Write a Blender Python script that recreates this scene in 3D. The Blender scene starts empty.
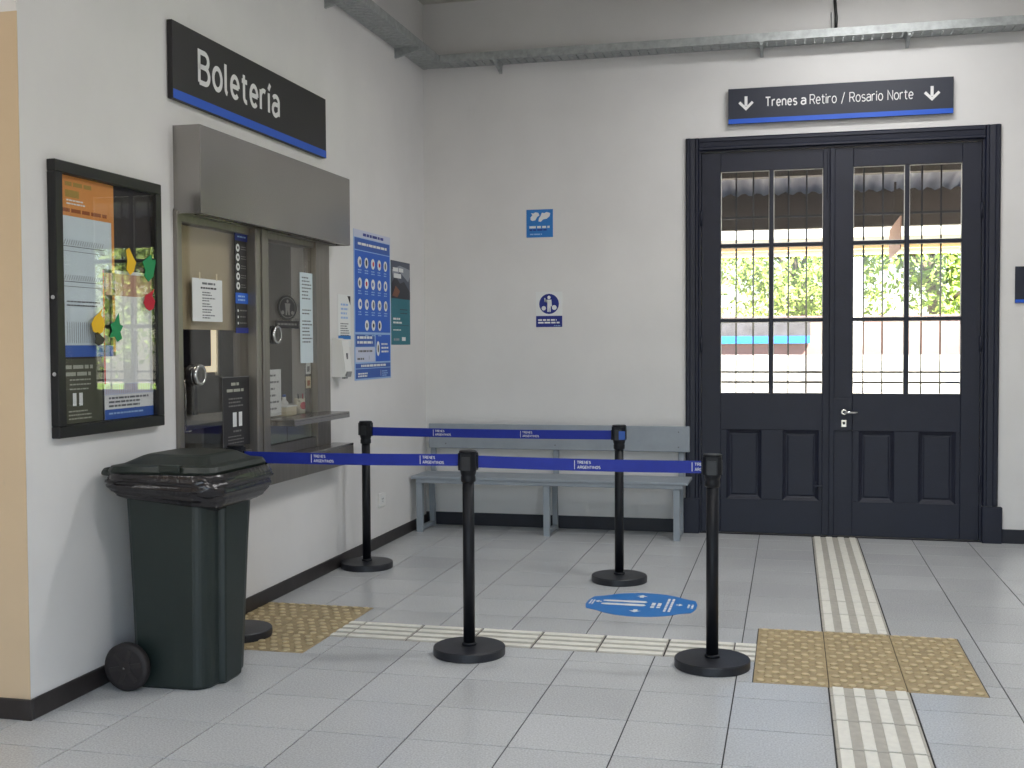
import bpy, math, random
from mathutils import Vector, Matrix, noise
random.seed(7)
S = bpy.context.scene
COL = S.collection

# ------------------------------------------------------------------ camera
CAM = Vector((2.99271, -9.13810, 1.51630))
fw = Vector((-0.23817658, 0.97058377, -0.03520041))
ri = Vector((0.9712156, 0.23814876, -0.00504241))
up = Vector((-0.00348885, 0.03538817, 0.99936755))
cd = bpy.data.cameras.new('camera'); cam = bpy.data.objects.new('camera', cd); COL.objects.link(cam)
cd.sensor_width = 36.0; cd.sensor_fit = 'HORIZONTAL'; cd.lens = 1136.2445 / 1024 * 36
cd.clip_start = 0.05; cd.clip_end = 500
cam.matrix_world = Matrix(((ri.x, up.x, -fw.x, CAM.x), (ri.y, up.y, -fw.y, CAM.y), (ri.z, up.z, -fw.z, CAM.z), (0, 0, 0, 1)))
S.camera = cam

# ------------------------------------------------------------------ world, sun, exposure
W = bpy.data.worlds.new('world'); S.world = W; W.use_nodes = True
wn = W.node_tree; bg = wn.nodes['Background']
sky = wn.nodes.new('ShaderNodeTexSky'); sky.sky_type = 'NISHITA'; sky.sun_disc = False
sky.sun_elevation = math.radians(50); sky.sun_rotation = math.radians(115)
wn.links.new(sky.outputs[0], bg.inputs[0]); bg.inputs[1].default_value = 0.55
sd = bpy.data.lights.new('sun', 'SUN'); sd.energy = 52.0; sd.angle = math.radians(0.6); sd.color = (1.0, 0.95, 0.86)
sun = bpy.data.objects.new('sun', sd); COL.objects.link(sun)
sdir = Vector((0.60, -0.30, 0.85)).normalized()
sun.rotation_euler = sdir.to_track_quat('Z', 'Y').to_euler()
sun.location = (10, -6, 14)
S.view_settings.view_transform = 'Standard'; S.view_settings.look = 'None'
S.view_settings.exposure = 0.02; S.view_settings.gamma = 1.0; S.view_settings.use_curve_mapping = False

LAMP_POWER = {'a': 28.0, 'b': 54.0, 'c': 48.0, 'd': 36.0}

# ------------------------------------------------------------------ materials
MATS = {}
def rgb(r, g, b):
    f = lambda c: ((c / 255 + 0.055) / 1.055) ** 2.4 if c > 10 else c / 255 / 12.92
    return (f(r), f(g), f(b))
def pm(name, col, rough=0.5, metal=0.0, var=0.0, scale=8.0, bump=0.0, bscale=40.0, spec=0.5, stretch=None, emit=None, es=0.0, coat=0.0):
    m = bpy.data.materials.new(name); m.use_nodes = True; MATS[name] = m
    nt = m.node_tree; b = nt.nodes['Principled BSDF']
    b.inputs['Base Color'].default_value = (*col, 1); b.inputs['Roughness'].default_value = rough
    b.inputs['Metallic'].default_value = metal; b.inputs['Specular IOR Level'].default_value = spec
    b.inputs['Coat Weight'].default_value = coat
    if emit: b.inputs['Emission Color'].default_value = (*emit, 1); b.inputs['Emission Strength'].default_value = es
    if var > 0 or bump > 0:
        tc = nt.nodes.new('ShaderNodeTexCoord'); mp = nt.nodes.new('ShaderNodeMapping')
        nt.links.new(tc.outputs['Object'], mp.inputs[0])
        if stretch: mp.inputs['Scale'].default_value = stretch
        if var > 0:
            n = nt.nodes.new('ShaderNodeTexNoise'); n.inputs['Scale'].default_value = scale; n.inputs['Detail'].default_value = 6
            nt.links.new(mp.outputs[0], n.inputs['Vector'])
            r = nt.nodes.new('ShaderNodeValToRGB'); r.color_ramp.elements[0].position = 0.3; r.color_ramp.elements[1].position = 0.72
            r.color_ramp.elements[0].color = (*[c * (1 - var) for c in col], 1); r.color_ramp.elements[1].color = (*[min(1, c * (1 + var)) for c in col], 1)
            nt.links.new(n.outputs[0], r.inputs[0]); nt.links.new(r.outputs[0], b.inputs['Base Color'])
        if bump > 0:
            n2 = nt.nodes.new('ShaderNodeTexNoise'); n2.inputs['Scale'].default_value = bscale; n2.inputs['Detail'].default_value = 5
            nt.links.new(mp.outputs[0], n2.inputs['Vector'])
            bp = nt.nodes.new('ShaderNodeBump'); bp.inputs['Strength'].default_value = bump; bp.inputs['Distance'].default_value = 0.01
            nt.links.new(n2.outputs[0], bp.inputs['Height']); nt.links.new(bp.outputs[0], b.inputs['Normal'])
    return m
def glassmat(name, tint=(1, 1, 1), ior=1.5, rough=0.0):
    m = bpy.data.materials.new(name); m.use_nodes = True; MATS[name] = m; nt = m.node_tree
    nt.nodes.remove(nt.nodes['Principled BSDF']); out = nt.nodes['Material Output']
    t = nt.nodes.new('ShaderNodeBsdfTransparent'); t.inputs[0].default_value = (*tint, 1)
    g = nt.nodes.new('ShaderNodeBsdfGlossy'); g.inputs['Roughness'].default_value = rough
    fr = nt.nodes.new('ShaderNodeFresnel'); ge = nt.nodes.new('ShaderNodeNewGeometry')
    mr = nt.nodes.new('ShaderNodeMapRange'); mr.inputs['To Min'].default_value = ior; mr.inputs['To Max'].default_value = 1 / ior   # same index from both sides of the sheet
    nt.links.new(ge.outputs['Backfacing'], mr.inputs['Value']); nt.links.new(mr.outputs[0], fr.inputs[0])
    mx = nt.nodes.new('ShaderNodeMixShader')
    nt.links.new(fr.outputs[0], mx.inputs[0]); nt.links.new(t.outputs[0], mx.inputs[1]); nt.links.new(g.outputs[0], mx.inputs[2])
    nt.links.new(mx.outputs[0], out.inputs[0]); return m

def wallmat(name, col, stain=(0.32, 0.29, 0.26)):
    m = pm(name, col, 0.62, spec=0.35); nt = m.node_tree; b = nt.nodes['Principled BSDF']
    tc = nt.nodes.new('ShaderNodeTexCoord')
    def nz(scale, detail=6, rough=0.55):
        n = nt.nodes.new('ShaderNodeTexNoise'); n.inputs['Scale'].default_value = scale; n.inputs['Detail'].default_value = detail
        n.inputs['Roughness'].default_value = rough; nt.links.new(tc.outputs['Object'], n.inputs['Vector']); return n
    def ramp(n, p0, p1, c0, c1):
        r = nt.nodes.new('ShaderNodeValToRGB'); e = r.color_ramp.elements
        e[0].position = p0; e[1].position = p1; e[0].color = (*c0, 1); e[1].color = (*c1, 1); nt.links.new(n.outputs[0], r.inputs[0]); return r
    a = ramp(nz(1.3), 0.35, 0.7, [c * 0.95 for c in col], [min(1, c * 1.03) for c in col])
    s = ramp(nz(3.7, 9, 0.68), 0.66, 0.80, (0, 0, 0), (1, 1, 1))
    mix = nt.nodes.new('ShaderNodeMix'); mix.data_type = 'RGBA'
    sc = nt.nodes.new('ShaderNodeMath'); sc.operation = 'MULTIPLY'; sc.inputs[1].default_value = 0.24
    nt.links.new(s.outputs[0], sc.inputs[0]); nt.links.new(sc.outputs[0], mix.inputs['Factor'])
    nt.links.new(a.outputs[0], mix.inputs['A']); mix.inputs['B'].default_value = (*stain, 1)
    s2 = ramp(nz(17, 4, 0.6), 0.70, 0.80, (0, 0, 0), (1, 1, 1)); mix2 = nt.nodes.new('ShaderNodeMix'); mix2.data_type = 'RGBA'
    sc2 = nt.nodes.new('ShaderNodeMath'); sc2.operation = 'MULTIPLY'; sc2.inputs[1].default_value = 0.16
    nt.links.new(s2.outputs[0], sc2.inputs[0]); nt.links.new(sc2.outputs[0], mix2.inputs['Factor']); nt.links.new(mix.outputs['Result'], mix2.inputs['A']); mix2.inputs['B'].default_value = (*stain, 1)
    nt.links.new(mix2.outputs['Result'], b.inputs['Base Color'])
    bp = nt.nodes.new('ShaderNodeBump'); bp.inputs['Strength'].default_value = 0.16; bp.inputs['Distance'].default_value = 0.012
    nt.links.new(nz(9, 5).outputs[0], bp.inputs['Height']); nt.links.new(bp.outputs[0], b.inputs['Normal'])
    return m
def terrazzo(name, col):
    m = pm(name, col, 0.27, spec=0.5); nt = m.node_tree; b = nt.nodes['Principled BSDF']
    ge = nt.nodes.new('ShaderNodeNewGeometry'); oi = nt.nodes.new('ShaderNodeObjectInfo')
    v = nt.nodes.new('ShaderNodeTexNoise'); v.inputs['Scale'].default_value = 130; v.inputs['Detail'].default_value = 3
    nt.links.new(ge.outputs['Position'], v.inputs['Vector'])
    r = nt.nodes.new('ShaderNodeValToRGB'); e = r.color_ramp.elements
    e[0].position = 0.36; e[0].color = (*[c * 0.84 for c in col], 1); e[1].position = 0.66; e[1].color = (*[min(1, c * 1.13) for c in col], 1)
    nt.links.new(v.outputs[0], r.inputs[0])
    n = nt.nodes.new('ShaderNodeTexNoise'); n.inputs['Scale'].default_value = 1.1; n.inputs['Detail'].default_value = 5
    nt.links.new(ge.outputs['Position'], n.inputs['Vector'])
    mr = nt.nodes.new('ShaderNodeMapRange'); mr.inputs['From Min'].default_value = 0.3; mr.inputs['From Max'].default_value = 0.7
    mr.inputs['To Min'].default_value = 0.93; mr.inputs['To Max'].default_value = 1.05
    nt.links.new(n.outputs[0], mr.inputs['Value'])
    mr2 = nt.nodes.new('ShaderNodeMapRange'); mr2.inputs['To Min'].default_value = 0.95; mr2.inputs['To Max'].default_value = 1.04
    nt.links.new(oi.outputs['Random'], mr2.inputs['Value'])
    mu = nt.nodes.new('ShaderNodeMath'); mu.operation = 'MULTIPLY'; nt.links.new(mr.outputs[0], mu.inputs[0]); nt.links.new(mr2.outputs[0], mu.inputs[1])
    vm = nt.nodes.new('ShaderNodeVectorMath'); vm.operation = 'SCALE'
    nt.links.new(r.outputs[0], vm.inputs[0]); nt.links.new(mu.outputs[0], vm.inputs['Scale']); nt.links.new(vm.outputs[0], b.inputs['Base Color'])
    mr3 = nt.nodes.new('ShaderNodeMapRange'); mr3.inputs['To Min'].default_value = 0.22; mr3.inputs['To Max'].default_value = 0.27
    nt.links.new(n.outputs[0], mr3.inputs['Value']); nt.links.new(mr3.outputs[0], b.inputs['Roughness'])
    return m

wallmat('plaster', rgb(220, 219, 218)); wallmat('cream_plaster', rgb(204, 182, 152)); wallmat('ceiling_paint', rgb(205, 202, 194))
wallmat('booth_paint', rgb(120, 116, 110))
terrazzo('terrazzo', rgb(194, 196, 197))
pm('grout', rgb(44, 43, 43), 0.9)
pm('baseboard_black', rgb(44, 40, 40), 0.45, var=0.25, scale=12)
pm('baseboard_navy', rgb(26, 29, 40), 0.5, var=0.2, scale=10)
pm('door_navy', rgb(18, 23, 42), 0.5, var=0.12, scale=6, bump=0.12, bscale=60)
pm('door_groove', rgb(20, 22, 34), 0.6)
pm('steel', rgb(156, 153, 150), 0.26, 0.9, var=0.05, scale=3)
pm('steel_dark', rgb(140, 135, 130), 0.36, 0.8, var=0.10, scale=5, stretch=(6, 6, 0.6))
pm('galvanised', rgb(164, 168, 168), 0.5, 0.35, var=0.2, scale=25)
pm('galvanised_dark', rgb(40, 40, 40), 0.8)
pm('sign_black', rgb(31, 29, 33), 0.5); pm('sign_navy', rgb(27, 33, 50), 0.45)
pm('sign_blue', rgb(16, 84, 196), 0.4); pm('sign_white', rgb(226, 226, 226), 0.5)
pm('case_black', rgb(17, 17, 19), 0.35); pm('case_back', rgb(38, 36, 38), 0.8)
pm('paper_white', rgb(224, 226, 226), 0.75); pm('paper_bluish', rgb(205, 218, 224), 0.75); pm('ink_grey', rgb(110, 112, 116), 0.8); pm('ink_dark', rgb(48, 48, 54), 0.8)
pm('paper_orange', rgb(214, 144, 74), 0.7); pm('ink_brown', rgb(150, 80, 34), 0.7); pm('ink_olive', rgb(168, 140, 66), 0.7)
pm('poster_green', rgb(74, 76, 60), 0.6); pm('poster_green_light', rgb(166, 168, 156), 0.6); pm('poster_blue', rgb(52, 92, 172), 0.6)
pm('poster_blue_bright', rgb(40, 96, 196), 0.6); pm('poster_blue_edge', rgb(152, 184, 226), 0.6); pm('poster_blue_pale', rgb(196, 202, 222), 0.6)
pm('poster_teal', rgb(30, 112, 128), 0.55); pm('poster_sky', rgb(78, 84, 100), 0.55); pm('poster_dark', rgb(40, 44, 56), 0.55); pm('poster_brown', rgb(120, 78, 60), 0.55); pm('poster_cloud', rgb(142, 148, 158), 0.55)
pm('sticker_blue', rgb(38, 120, 196), 0.5); pm('sticker_navy', rgb(22, 40, 130), 0.5)
pm('sticker_black', rgb(34, 32, 36), 0.5); pm('sticker_grey', rgb(120, 118, 116), 0.5)
pm('leaf_yellow', rgb(232, 186, 32), 0.7); pm('leaf_green', rgb(30, 140, 84), 0.7); pm('leaf_red', rgb(190, 30, 52), 0.7); pm('leaf_olive', rgb(60, 60, 44), 0.7)
pm('belt_blue', rgb(18, 42, 150), 0.6, var=0.06, scale=30, bump=0.1, bscale=300)
pm('post_black', rgb(17, 19, 25), 0.45, spec=0.3); pm('post_base', rgb(30, 32, 38), 0.42, var=0.25, scale=18); pm('post_worn', rgb(120, 120, 122), 0.5)
pm('bench_grey', rgb(146, 154, 162), 0.5, var=0.06, scale=9, bump=0.1, bscale=30)
pm('bin_green', rgb(27, 38, 36), 0.42, var=0.10, scale=5, bump=0.05, bscale=30)
pm('bin_lid', rgb(36, 43, 39), 0.42, var=0.12, scale=6)
pm('bin_bag', rgb(28, 25, 28), 0.22, spec=0.6, bump=0.35, bscale=26)
pm('rubber', rgb(34, 30, 31), 0.6, var=0.2, scale=14); pm('wheel_hub', rgb(42, 37, 37), 0.5)
pm('chrome', rgb(200, 200, 200), 0.2, 1.0); pm('black_plastic', rgb(26, 26, 28), 0.4); pm('mesh_grey', rgb(120, 118, 116), 0.5, 0.5)
pm('white_plastic', rgb(228, 228, 226), 0.35); pm('grey_plastic', rgb(140, 142, 144), 0.45)
pm('tactile_base', rgb(180, 176, 166), 0.6, var=0.12, scale=20); pm('tactile_white', rgb(232, 230, 220), 0.5, var=0.06, scale=30)
pm('tactile_yellow', rgb(166, 148, 112), 0.6, var=0.18, scale=16); pm('tactile_dome', rgb(196, 178, 140), 0.5, var=0.14, scale=40)
pm('blind_beige', rgb(196, 180, 150), 0.55, 0.2, var=0.05, scale=3); pm('mug_cream', rgb(226, 220, 200), 0.3); pm('mug_red', rgb(196, 60, 70), 0.4)
pm('carton', rgb(214, 204, 176), 0.7); pm('panel_pale', rgb(176, 180, 170), 0.5)
pm('lamp_white', rgb(230, 230, 230), 0.5); pm('tube', (1, 1, 1), 0.5, emit=(1, 0.97, 0.92), es=6)
pm('lit_pane', (0.9, 0.85, 0.7), 0.5, emit=(1.0, 0.86, 0.6), es=0.9)
pm('concrete', rgb(190, 184, 176), 0.85, var=0.1, scale=3); pm('ballast', rgb(150, 140, 128), 0.95, var=0.25, scale=10)
pm('sheet_metal', rgb(120, 126, 140), 0.45, 0.3, var=0.12, scale=4); pm('beam_dark', rgb(70, 62, 58), 0.7)
pm('white_wash', rgb(240, 238, 232), 0.8); pm('pink_wall', rgb(146, 116, 110), 0.85, var=0.05, scale=2); pm('graffiti_grey', rgb(70, 70, 76), 0.8, var=0.3, scale=6)
pm('stripe_blue', rgb(20, 120, 205), 0.6); pm('fascia_orange', rgb(226, 178, 122), 0.7); pm('fascia_cream', rgb(238, 222, 196), 0.7)
pm('grass', rgb(122, 150, 62), 0.95, var=0.25, scale=2); pm('foliage', rgb(128, 150, 58), 0.7, var=0.3, scale=1.5); pm('bark', rgb(96, 82, 68), 0.9, var=0.2, scale=8)
pm('rail_steel', rgb(110, 90, 78), 0.5, 0.6); pm('board_pink', rgb(190, 150, 130), 0.7)
glassmat('glass'); glassmat('glass_dim', (0.92, 0.92, 0.91)); glassmat('glass_door', (0.98, 0.98, 0.98))
M = MATS

# ------------------------------------------------------------------ mesh helpers
class MB:
    def __init__(s): s.v = []; s.f = []; s.m = []; s.mats = []; s.sm = []
    def mi(s, mat):
        if mat not in s.mats: s.mats.append(mat)
        return s.mats.index(mat)
    def add(s, vs, fs, mat, smooth=False):
        k = len(s.v); s.v += [tuple(v) for v in vs]; i = s.mi(mat)
        for f in fs: s.f.append([a + k for a in f]); s.m.append(i); s.sm.append(smooth)
        return s
    def box(s, x0, y0, z0, x1, y1, z1, mat, c=0.0):
        if c <= 0:
            vs = [(x, y, z) for z in (z0, z1) for y in (y0, y1) for x in (x0, x1)]
            fs = [(0, 2, 3, 1), (4, 5, 7, 6), (0, 1, 5, 4), (2, 6, 7, 3), (0, 4, 6, 2), (1, 3, 7, 5)]
            return s.add(vs, fs, mat)
        c = min(c, (x1 - x0) * .45, (y1 - y0) * .45, (z1 - z0) * .45)   # chamfered box
        X = (x0, x1); Y = (y0, y1); Z = (z0, z1); vs = []; idx = {}
        for i in (0, 1):
            for j in (0, 1):
                for k in (0, 1):
                    sx, sy, sz = (1, -1)[i] * c, (1, -1)[j] * c, (1, -1)[k] * c
                    for a, p in enumerate(((X[i], Y[j] + sy, Z[k] + sz), (X[i] + sx, Y[j], Z[k] + sz), (X[i] + sx, Y[j] + sy, Z[k]))):
                        idx[i, j, k, a] = len(vs); vs.append(p)
        fs = []
        for i in (0, 1):
            q = [idx[i, 0, 0, 0], idx[i, 1, 0, 0], idx[i, 1, 1, 0], idx[i, 0, 1, 0]]; fs.append(q if i else q[::-1])
            q = [idx[0, i, 0, 1], idx[0, i, 1, 1], idx[1, i, 1, 1], idx[1, i, 0, 1]]; fs.append(q if i else q[::-1])
            q = [idx[0, 0, i, 2], idx[1, 0, i, 2], idx[1, 1, i, 2], idx[0, 1, i, 2]]; fs.append(q if i else q[::-1])
        cx, cy, cz = (x0 + x1) / 2, (y0 + y1) / 2, (z0 + z1) / 2
        ed = []
        for a in (0, 1):
            for b in (0, 1):
                ed.append([idx[a, b, 0, 0], idx[a, b, 0, 1], idx[a, b, 1, 1], idx[a, b, 1, 0]])
                ed.append([idx[a, 0, b, 0], idx[a, 0, b, 2], idx[a, 1, b, 2], idx[a, 1, b, 0]])
                ed.append([idx[0, a, b, 1], idx[0, a, b, 2], idx[1, a, b, 2], idx[1, a, b, 1]])
                for d in (0, 1): ed.append([idx[a, b, d, 0], idx[a, b, d, 1], idx[a, b, d, 2]])
        for f in ed:
            p = [Vector(vs[t]) for t in f]; n = (p[1] - p[0]).cross(p[2] - p[0]); ctr = sum(p, Vector()) / len(p)
            fs.append(f if n.dot(ctr - Vector((cx, cy, cz))) > 0 else f[::-1])
        return s.add(vs, fs, mat)
    def lathe(s, prof, n, mat, o=(0, 0, 0), ax='z', smooth=True, cap=True):
        vs = []; fs = []
        for (r, h) in prof:
            for i in range(n):
                a = 2 * math.pi * i / n; p = (r * math.cos(a), r * math.sin(a), h)
                if ax == 'x': p = (p[2], p[0], p[1])
                elif ax == 'y': p = (p[1], p[2], p[0])
                vs.append((p[0] + o[0], p[1] + o[1], p[2] + o[2]))
        for j in range(len(prof) - 1):
            for i in range(n):
                fs.append((j * n + i, j * n + (i + 1) % n, (j + 1) * n + (i + 1) % n, (j + 1) * n + i))
        k = len(s.v); s.add(vs, fs, mat, smooth)
        if cap:
            i = s.mi(mat); L = (len(prof) - 1) * n
            s.f.append([k + a for a in range(n)][::-1]); s.m.append(i); s.sm.append(False)
            s.f.append([k + L + a for a in range(n)]); s.m.append(i); s.sm.append(False)
        return s
    def tube(s, pts, r, mat, n=8):
        pts = [Vector(p) for p in pts]; rings = []
        for i, p in enumerate(pts):
            t = ((pts[min(i + 1, len(pts) - 1)] - pts[max(i - 1, 0)])).normalized()
            a = t.orthogonal().normalized() if i == 0 else (a - t * a.dot(t)).normalized()
            b = t.cross(a); rings.append([p + (a * math.cos(2 * math.pi * k / n) + b * math.sin(2 * math.pi * k / n)) * r for k in range(n)])
        vs = [v for g in rings for v in g]; fs = []
        for j in range(len(pts) - 1):
            for k in range(n): fs.append((j * n + k, j * n + (k + 1) % n, (j + 1) * n + (k + 1) % n, (j + 1) * n + k))
        fs.append(tuple(range(n))[::-1]); fs.append(tuple((len(pts) - 1) * n + k for k in range(n)))
        return s.add(vs, fs, mat, True)
    def prism(s, poly, d, mat):          # poly of 3-D points, extruded by vector d
        n = len(poly); d = Vector(d); p0 = [Vector(p) for p in poly]; p1 = [p + d for p in p0]
        nn = Vector()
        for i in range(n): nn += p0[i].cross(p0[(i + 1) % n])
        fs = [tuple(range(n)), tuple(range(n, 2 * n))[::-1]] + [(i, i + n, (i + 1) % n + n, (i + 1) % n) for i in range(n)]
        if nn.dot(d) > 0: fs = [f[::-1] for f in fs]
        return s.add(p0 + p1, fs, mat)
    def loft(s, loops, mat, smooth=True, cap0=True, cap1=True):
        n = len(loops[0]); vs = [p for l in loops for p in l]; fs = []
        for j in range(len(loops) - 1):
            for i in range(n): fs.append((j * n + i, j * n + (i + 1) % n, (j + 1) * n + (i + 1) % n, (j + 1) * n + i))
        k = len(s.v); s.add(vs, fs, mat, smooth); i = s.mi(mat)
        if cap0: s.f.append([k + a for a in range(n)][::-1]); s.m.append(i); s.sm.append(False)
        if cap1: s.f.append([k + (len(loops) - 1) * n + a for a in range(n)]); s.m.append(i); s.sm.append(False)
        return s
    def mesh(s, name, off=(0, 0, 0)):
        me = bpy.data.meshes.new(name)
        me.from_pydata([(v[0] - off[0], v[1] - off[1], v[2] - off[2]) for v in s.v], [], s.f)
        for m in s.mats: me.materials.append(M[m])
        me.polygons.foreach_set('material_index', s.m); me.polygons.foreach_set('use_smooth', s.sm); me.update()
        return me
    def build(s, name, parent=None, label=None, cat=None, group=None, kind=None):
        if parent is not None: off = wloc(parent)
        else:
            xs, ys, zs = zip(*s.v); off = ((min(xs) + max(xs)) / 2, (min(ys) + max(ys)) / 2, min(zs))
            if kind == 'structure': off = (0, 0, 0)
        o = bpy.data.objects.new(name, s.mesh(name, off)); COL.objects.link(o)
        if parent is not None: o.parent = parent; o['_w'] = off
        else: o.location = off
        return tag(o, label, cat, group, kind)
def wloc(o):
    p = Vector(o.location)
    while o.parent: o = o.parent; p += Vector(o.location)
    return p
def tag(o, label=None, cat=None, group=None, kind=None):
    if '_w' in o: del o['_w']
    if label: o['label'] = label
    if cat: o['category'] = cat
    if group: o['group'] = group
    if kind: o['kind'] = kind
    return o
def empty(name, loc, label=None, cat=None, group=None, kind=None):
    o = bpy.data.objects.new(name, None); COL.objects.link(o); o.location = loc; o.empty_display_size = 0.1
    return tag(o, label, cat, group, kind)
def copy_tree(o, parent=None):
    c = o.copy(); COL.objects.link(c); c.parent = parent
    for ch in list(o.children): copy_tree(ch, c)
    return c
# a plain monoline lettering drawn here stroke by stroke (cap height 0.7)
def arc(cx, cy, rx, ry, a0, a1, n=14):
    return [(cx + rx * math.cos(math.radians(a0 + (a1 - a0) * k / n)), cy + ry * math.sin(math.radians(a0 + (a1 - a0) * k / n))) for k in range(n + 1)]
_O = arc(.2, .25, .19, .25, 0, 360, 28)
GLYPH = {
    'B': [[(0, 0), (0, .7), (.24, .7)] + arc(.24, .535, .165, .165, 90, -90) + [(0, .37)], [(.24, .37)] + arc(.25, .185, .185, .185, 90, -90) + [(0, 0)]],
    'T': [[(-.02, .7), (.44, .7)], [(.21, .7), (.21, 0)]], 'E': [[(.36, .7), (0, .7), (0, 0), (.36, 0)], [(0, .36), (.31, .36)]],
    'R': [[(0, 0), (0, .7), (.24, .7)] + arc(.24, .52, .18, .18, 90, -90) + [(0, .34)], [(.22, .34), (.42, 0)]], 'N': [[(0, 0), (0, .7), (.42, 0), (.42, .7)]],
    'S': [arc(.2, .53, .19, .17, 35, 270) + arc(.2, .18, .2, .18, 90, -145)], 'A': [[(-.02, 0), (.23, .7), (.48, 0)], [(.07, .2), (.39, .2)]],
    'G': [arc(.22, .48, .22, .22, 30, 180) + arc(.22, .22, .22, .22, 180, 360) + [(.44, .35), (.24, .35)]], 'I': [[(.02, 0), (.02, .7)]], 'O': [arc(.22, .48, .22, .22, 0, 180) + arc(.22, .22, .22, .22, 180, 360) + [(.44, .48)]],
    'a': [arc(.17, .36, .17, .14, 150, 0) + [(.34, 0)], [(.34, .29), (.16, .29)] + arc(.15, .145, .15, .145, 90, 270) + [(.18, 0), (.34, .08)]],
    'e': [[(.03, .255), (.37, .255)], arc(.19, .25, .18, .25, 0, 315, 22)], 'i': [[(.02, 0), (.02, .5)], [(.02, .6), (.02, .7)]], 'í': [[(.02, 0), (.02, .5)], [(.0, .58), (.1, .74)]],
    'l': [[(.02, .7), (.02, .12)] + arc(.12, .12, .10, .12, 180, 260, 6)], 'n': [[(0, 0), (0, .5)], [(0, .3)] + arc(.17, .31, .17, .19, 180, 0) + [(.34, 0)]], 'o': [_O],
    'r': [[(0, 0), (0, .5)], [(0, .3)] + arc(.17, .31, .17, .19, 175, 60, 8)], 's': [arc(.16, .375, .145, .125, 35, 270) + arc(.16, .125, .155, .125, 90, -145)],
    't': [[(.1, .66), (.1, .12)] + arc(.22, .12, .12, .12, 180, 285, 7), [(-.01, .5), (.26, .5)]], '/': [[(0, -.1), (.28, .76)]], ' ': []}
ADV = {' ': .2, 'i': .04, 'í': .06, 'l': .1, 't': .25, 'r': .25, 'I': .04}
_tc = {}
def text_data(t, w):
    if (t, w) in _tc: return _tc[t, w]
    vs = []; fs = []; x = 0.0; ns = 0
    for ch in t:
        g_ = GLYPH[ch]; wd = ADV.get(ch, max([p[0] for st in g_ for p in st] + [0]))
        for st in g_:
            p = [Vector((x + q[0], q[1])) for q in st]; p = [q for i, q in enumerate(p) if i == 0 or (q - p[i - 1]).length > 1e-5]; closed = (p[0] - p[-1]).length < 1e-6; k = len(vs); n = len(p)
            for i in range(n):
                d0 = (p[i] - p[i - 1]) if i else (p[0] - p[-2] if closed else p[1] - p[0]); d1 = (p[i + 1] - p[i]) if i < n - 1 else (p[1] - p[0] if closed else p[-1] - p[-2])
                d0 = d0.normalized(); d1 = d1.normalized(); m = Vector((-(d0.y + d1.y), d0.x + d1.x)); m = m.normalized() if m.length > 1e-6 else Vector((-d1.y, d1.x))
                h = min(w / 2 / max(.35, m.dot(Vector((-d1.y, d1.x)))), w * 1.2)
                vs += [(*(p[i] - m * h), ns), (*(p[i] + m * h), ns)]
            for i in range(n - 1): fs.append((k + 2 * i, k + 2 * i + 2, k + 2 * i + 3, k + 2 * i + 1))
            ns = (ns + 1) % 3
        x += wd + .045 + w * 1.15
    _tc[t, w] = (vs, fs); return _tc[t, w]
class FL(MB):        # flat print on a plane: o = lower-left corner, r = reading direction, u = up
    def __init__(s, o, r, u):
        super().__init__(); s.o = Vector(o); s.r = Vector(r); s.u = Vector(u); s.n = s.r.cross(s.u); s.pieces = []; s.nm = None
    def P(s, a, b, l): return s.o + s.r * a + s.u * b + s.n * (0.0007 * l)
    def poly(s, pts, mat, l=1):
        A = sum(pts[i][0] * pts[(i + 1) % len(pts)][1] - pts[(i + 1) % len(pts)][0] * pts[i][1] for i in range(len(pts)))
        if A < 0: pts = pts[::-1]
        vs = [tuple(s.P(a, b, l)) for a, b in pts]; s.pieces.append((s.nm or 'printed_shape', vs, [tuple(range(len(pts)))], mat)); s.nm = None
        return s.add(vs, [tuple(range(len(pts)))], mat)
    def rect(s, a0, b0, a1, b1, mat, l=1):
        s.nm = s.nm or 'printed_field'; return s.poly([(a0, b0), (a1, b0), (a1, b1), (a0, b1)], mat, l)
    def disc(s, a, b, ra, mat, l=1, rb=None, n=20):
        rb = rb or ra; s.nm = 'printed_disc'
        return s.poly([(a + ra * math.cos(2 * math.pi * i / n), b + rb * math.sin(2 * math.pi * i / n)) for i in range(n)], mat, l)
    def text(s, t, a0, b0, w, h, mat, l=2, bold=0.0, ref=None):
        vs, fs = text_data(t, bold)
        x0 = min(v[0] for v in vs); x1 = max(v[0] for v in vs); cap = 0.7 + bold
        sx = w / (x1 - x0); sy = h / cap
        return s.add([s.P(a0 + (x - x0) * sx, b0 + (y + bold / 2) * sy, l + q * .35) for x, y, q in vs], fs, mat)
    def build(s, name, parent=None, **k):
        if name != 'print': return MB.build(s, name, parent, **k)
        small = MB(); out = None          # big printed shapes one by one, fine print joined
        for nm, vs, fs, mat in s.pieces:
            big = nm != 'line' and max(max(v[i] for v in vs) - min(v[i] for v in vs) for i in range(3)) > .035
            if big: out = MB().add(vs, fs, mat).build(nm, parent)
            else: small.add(vs, fs, mat)
        if small.v: out = small.build('fine_print', parent, kind='stuff')
        return out
    def lines(s, a0, b0, a1, n, pitch, h, mat, l=2, jit=0.25):
        for i in range(n):
            b = b0 - i * pitch; a = a0; e = a1 - (a1 - a0) * jit * random.random()
            while a < e - 0.004:
                w = min(random.uniform(1.5, 5) * h, e - a); s.nm = 'line'; s.rect(a, b - h, a + w, b, mat, l); a += w + h * 0.6
        return s
XW = ((0, 1, 0), (0, 0, 1))      # reading axes on the left wall
YW = ((1, 0, 0), (0, 0, 1))      # reading axes on the back wall

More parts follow.
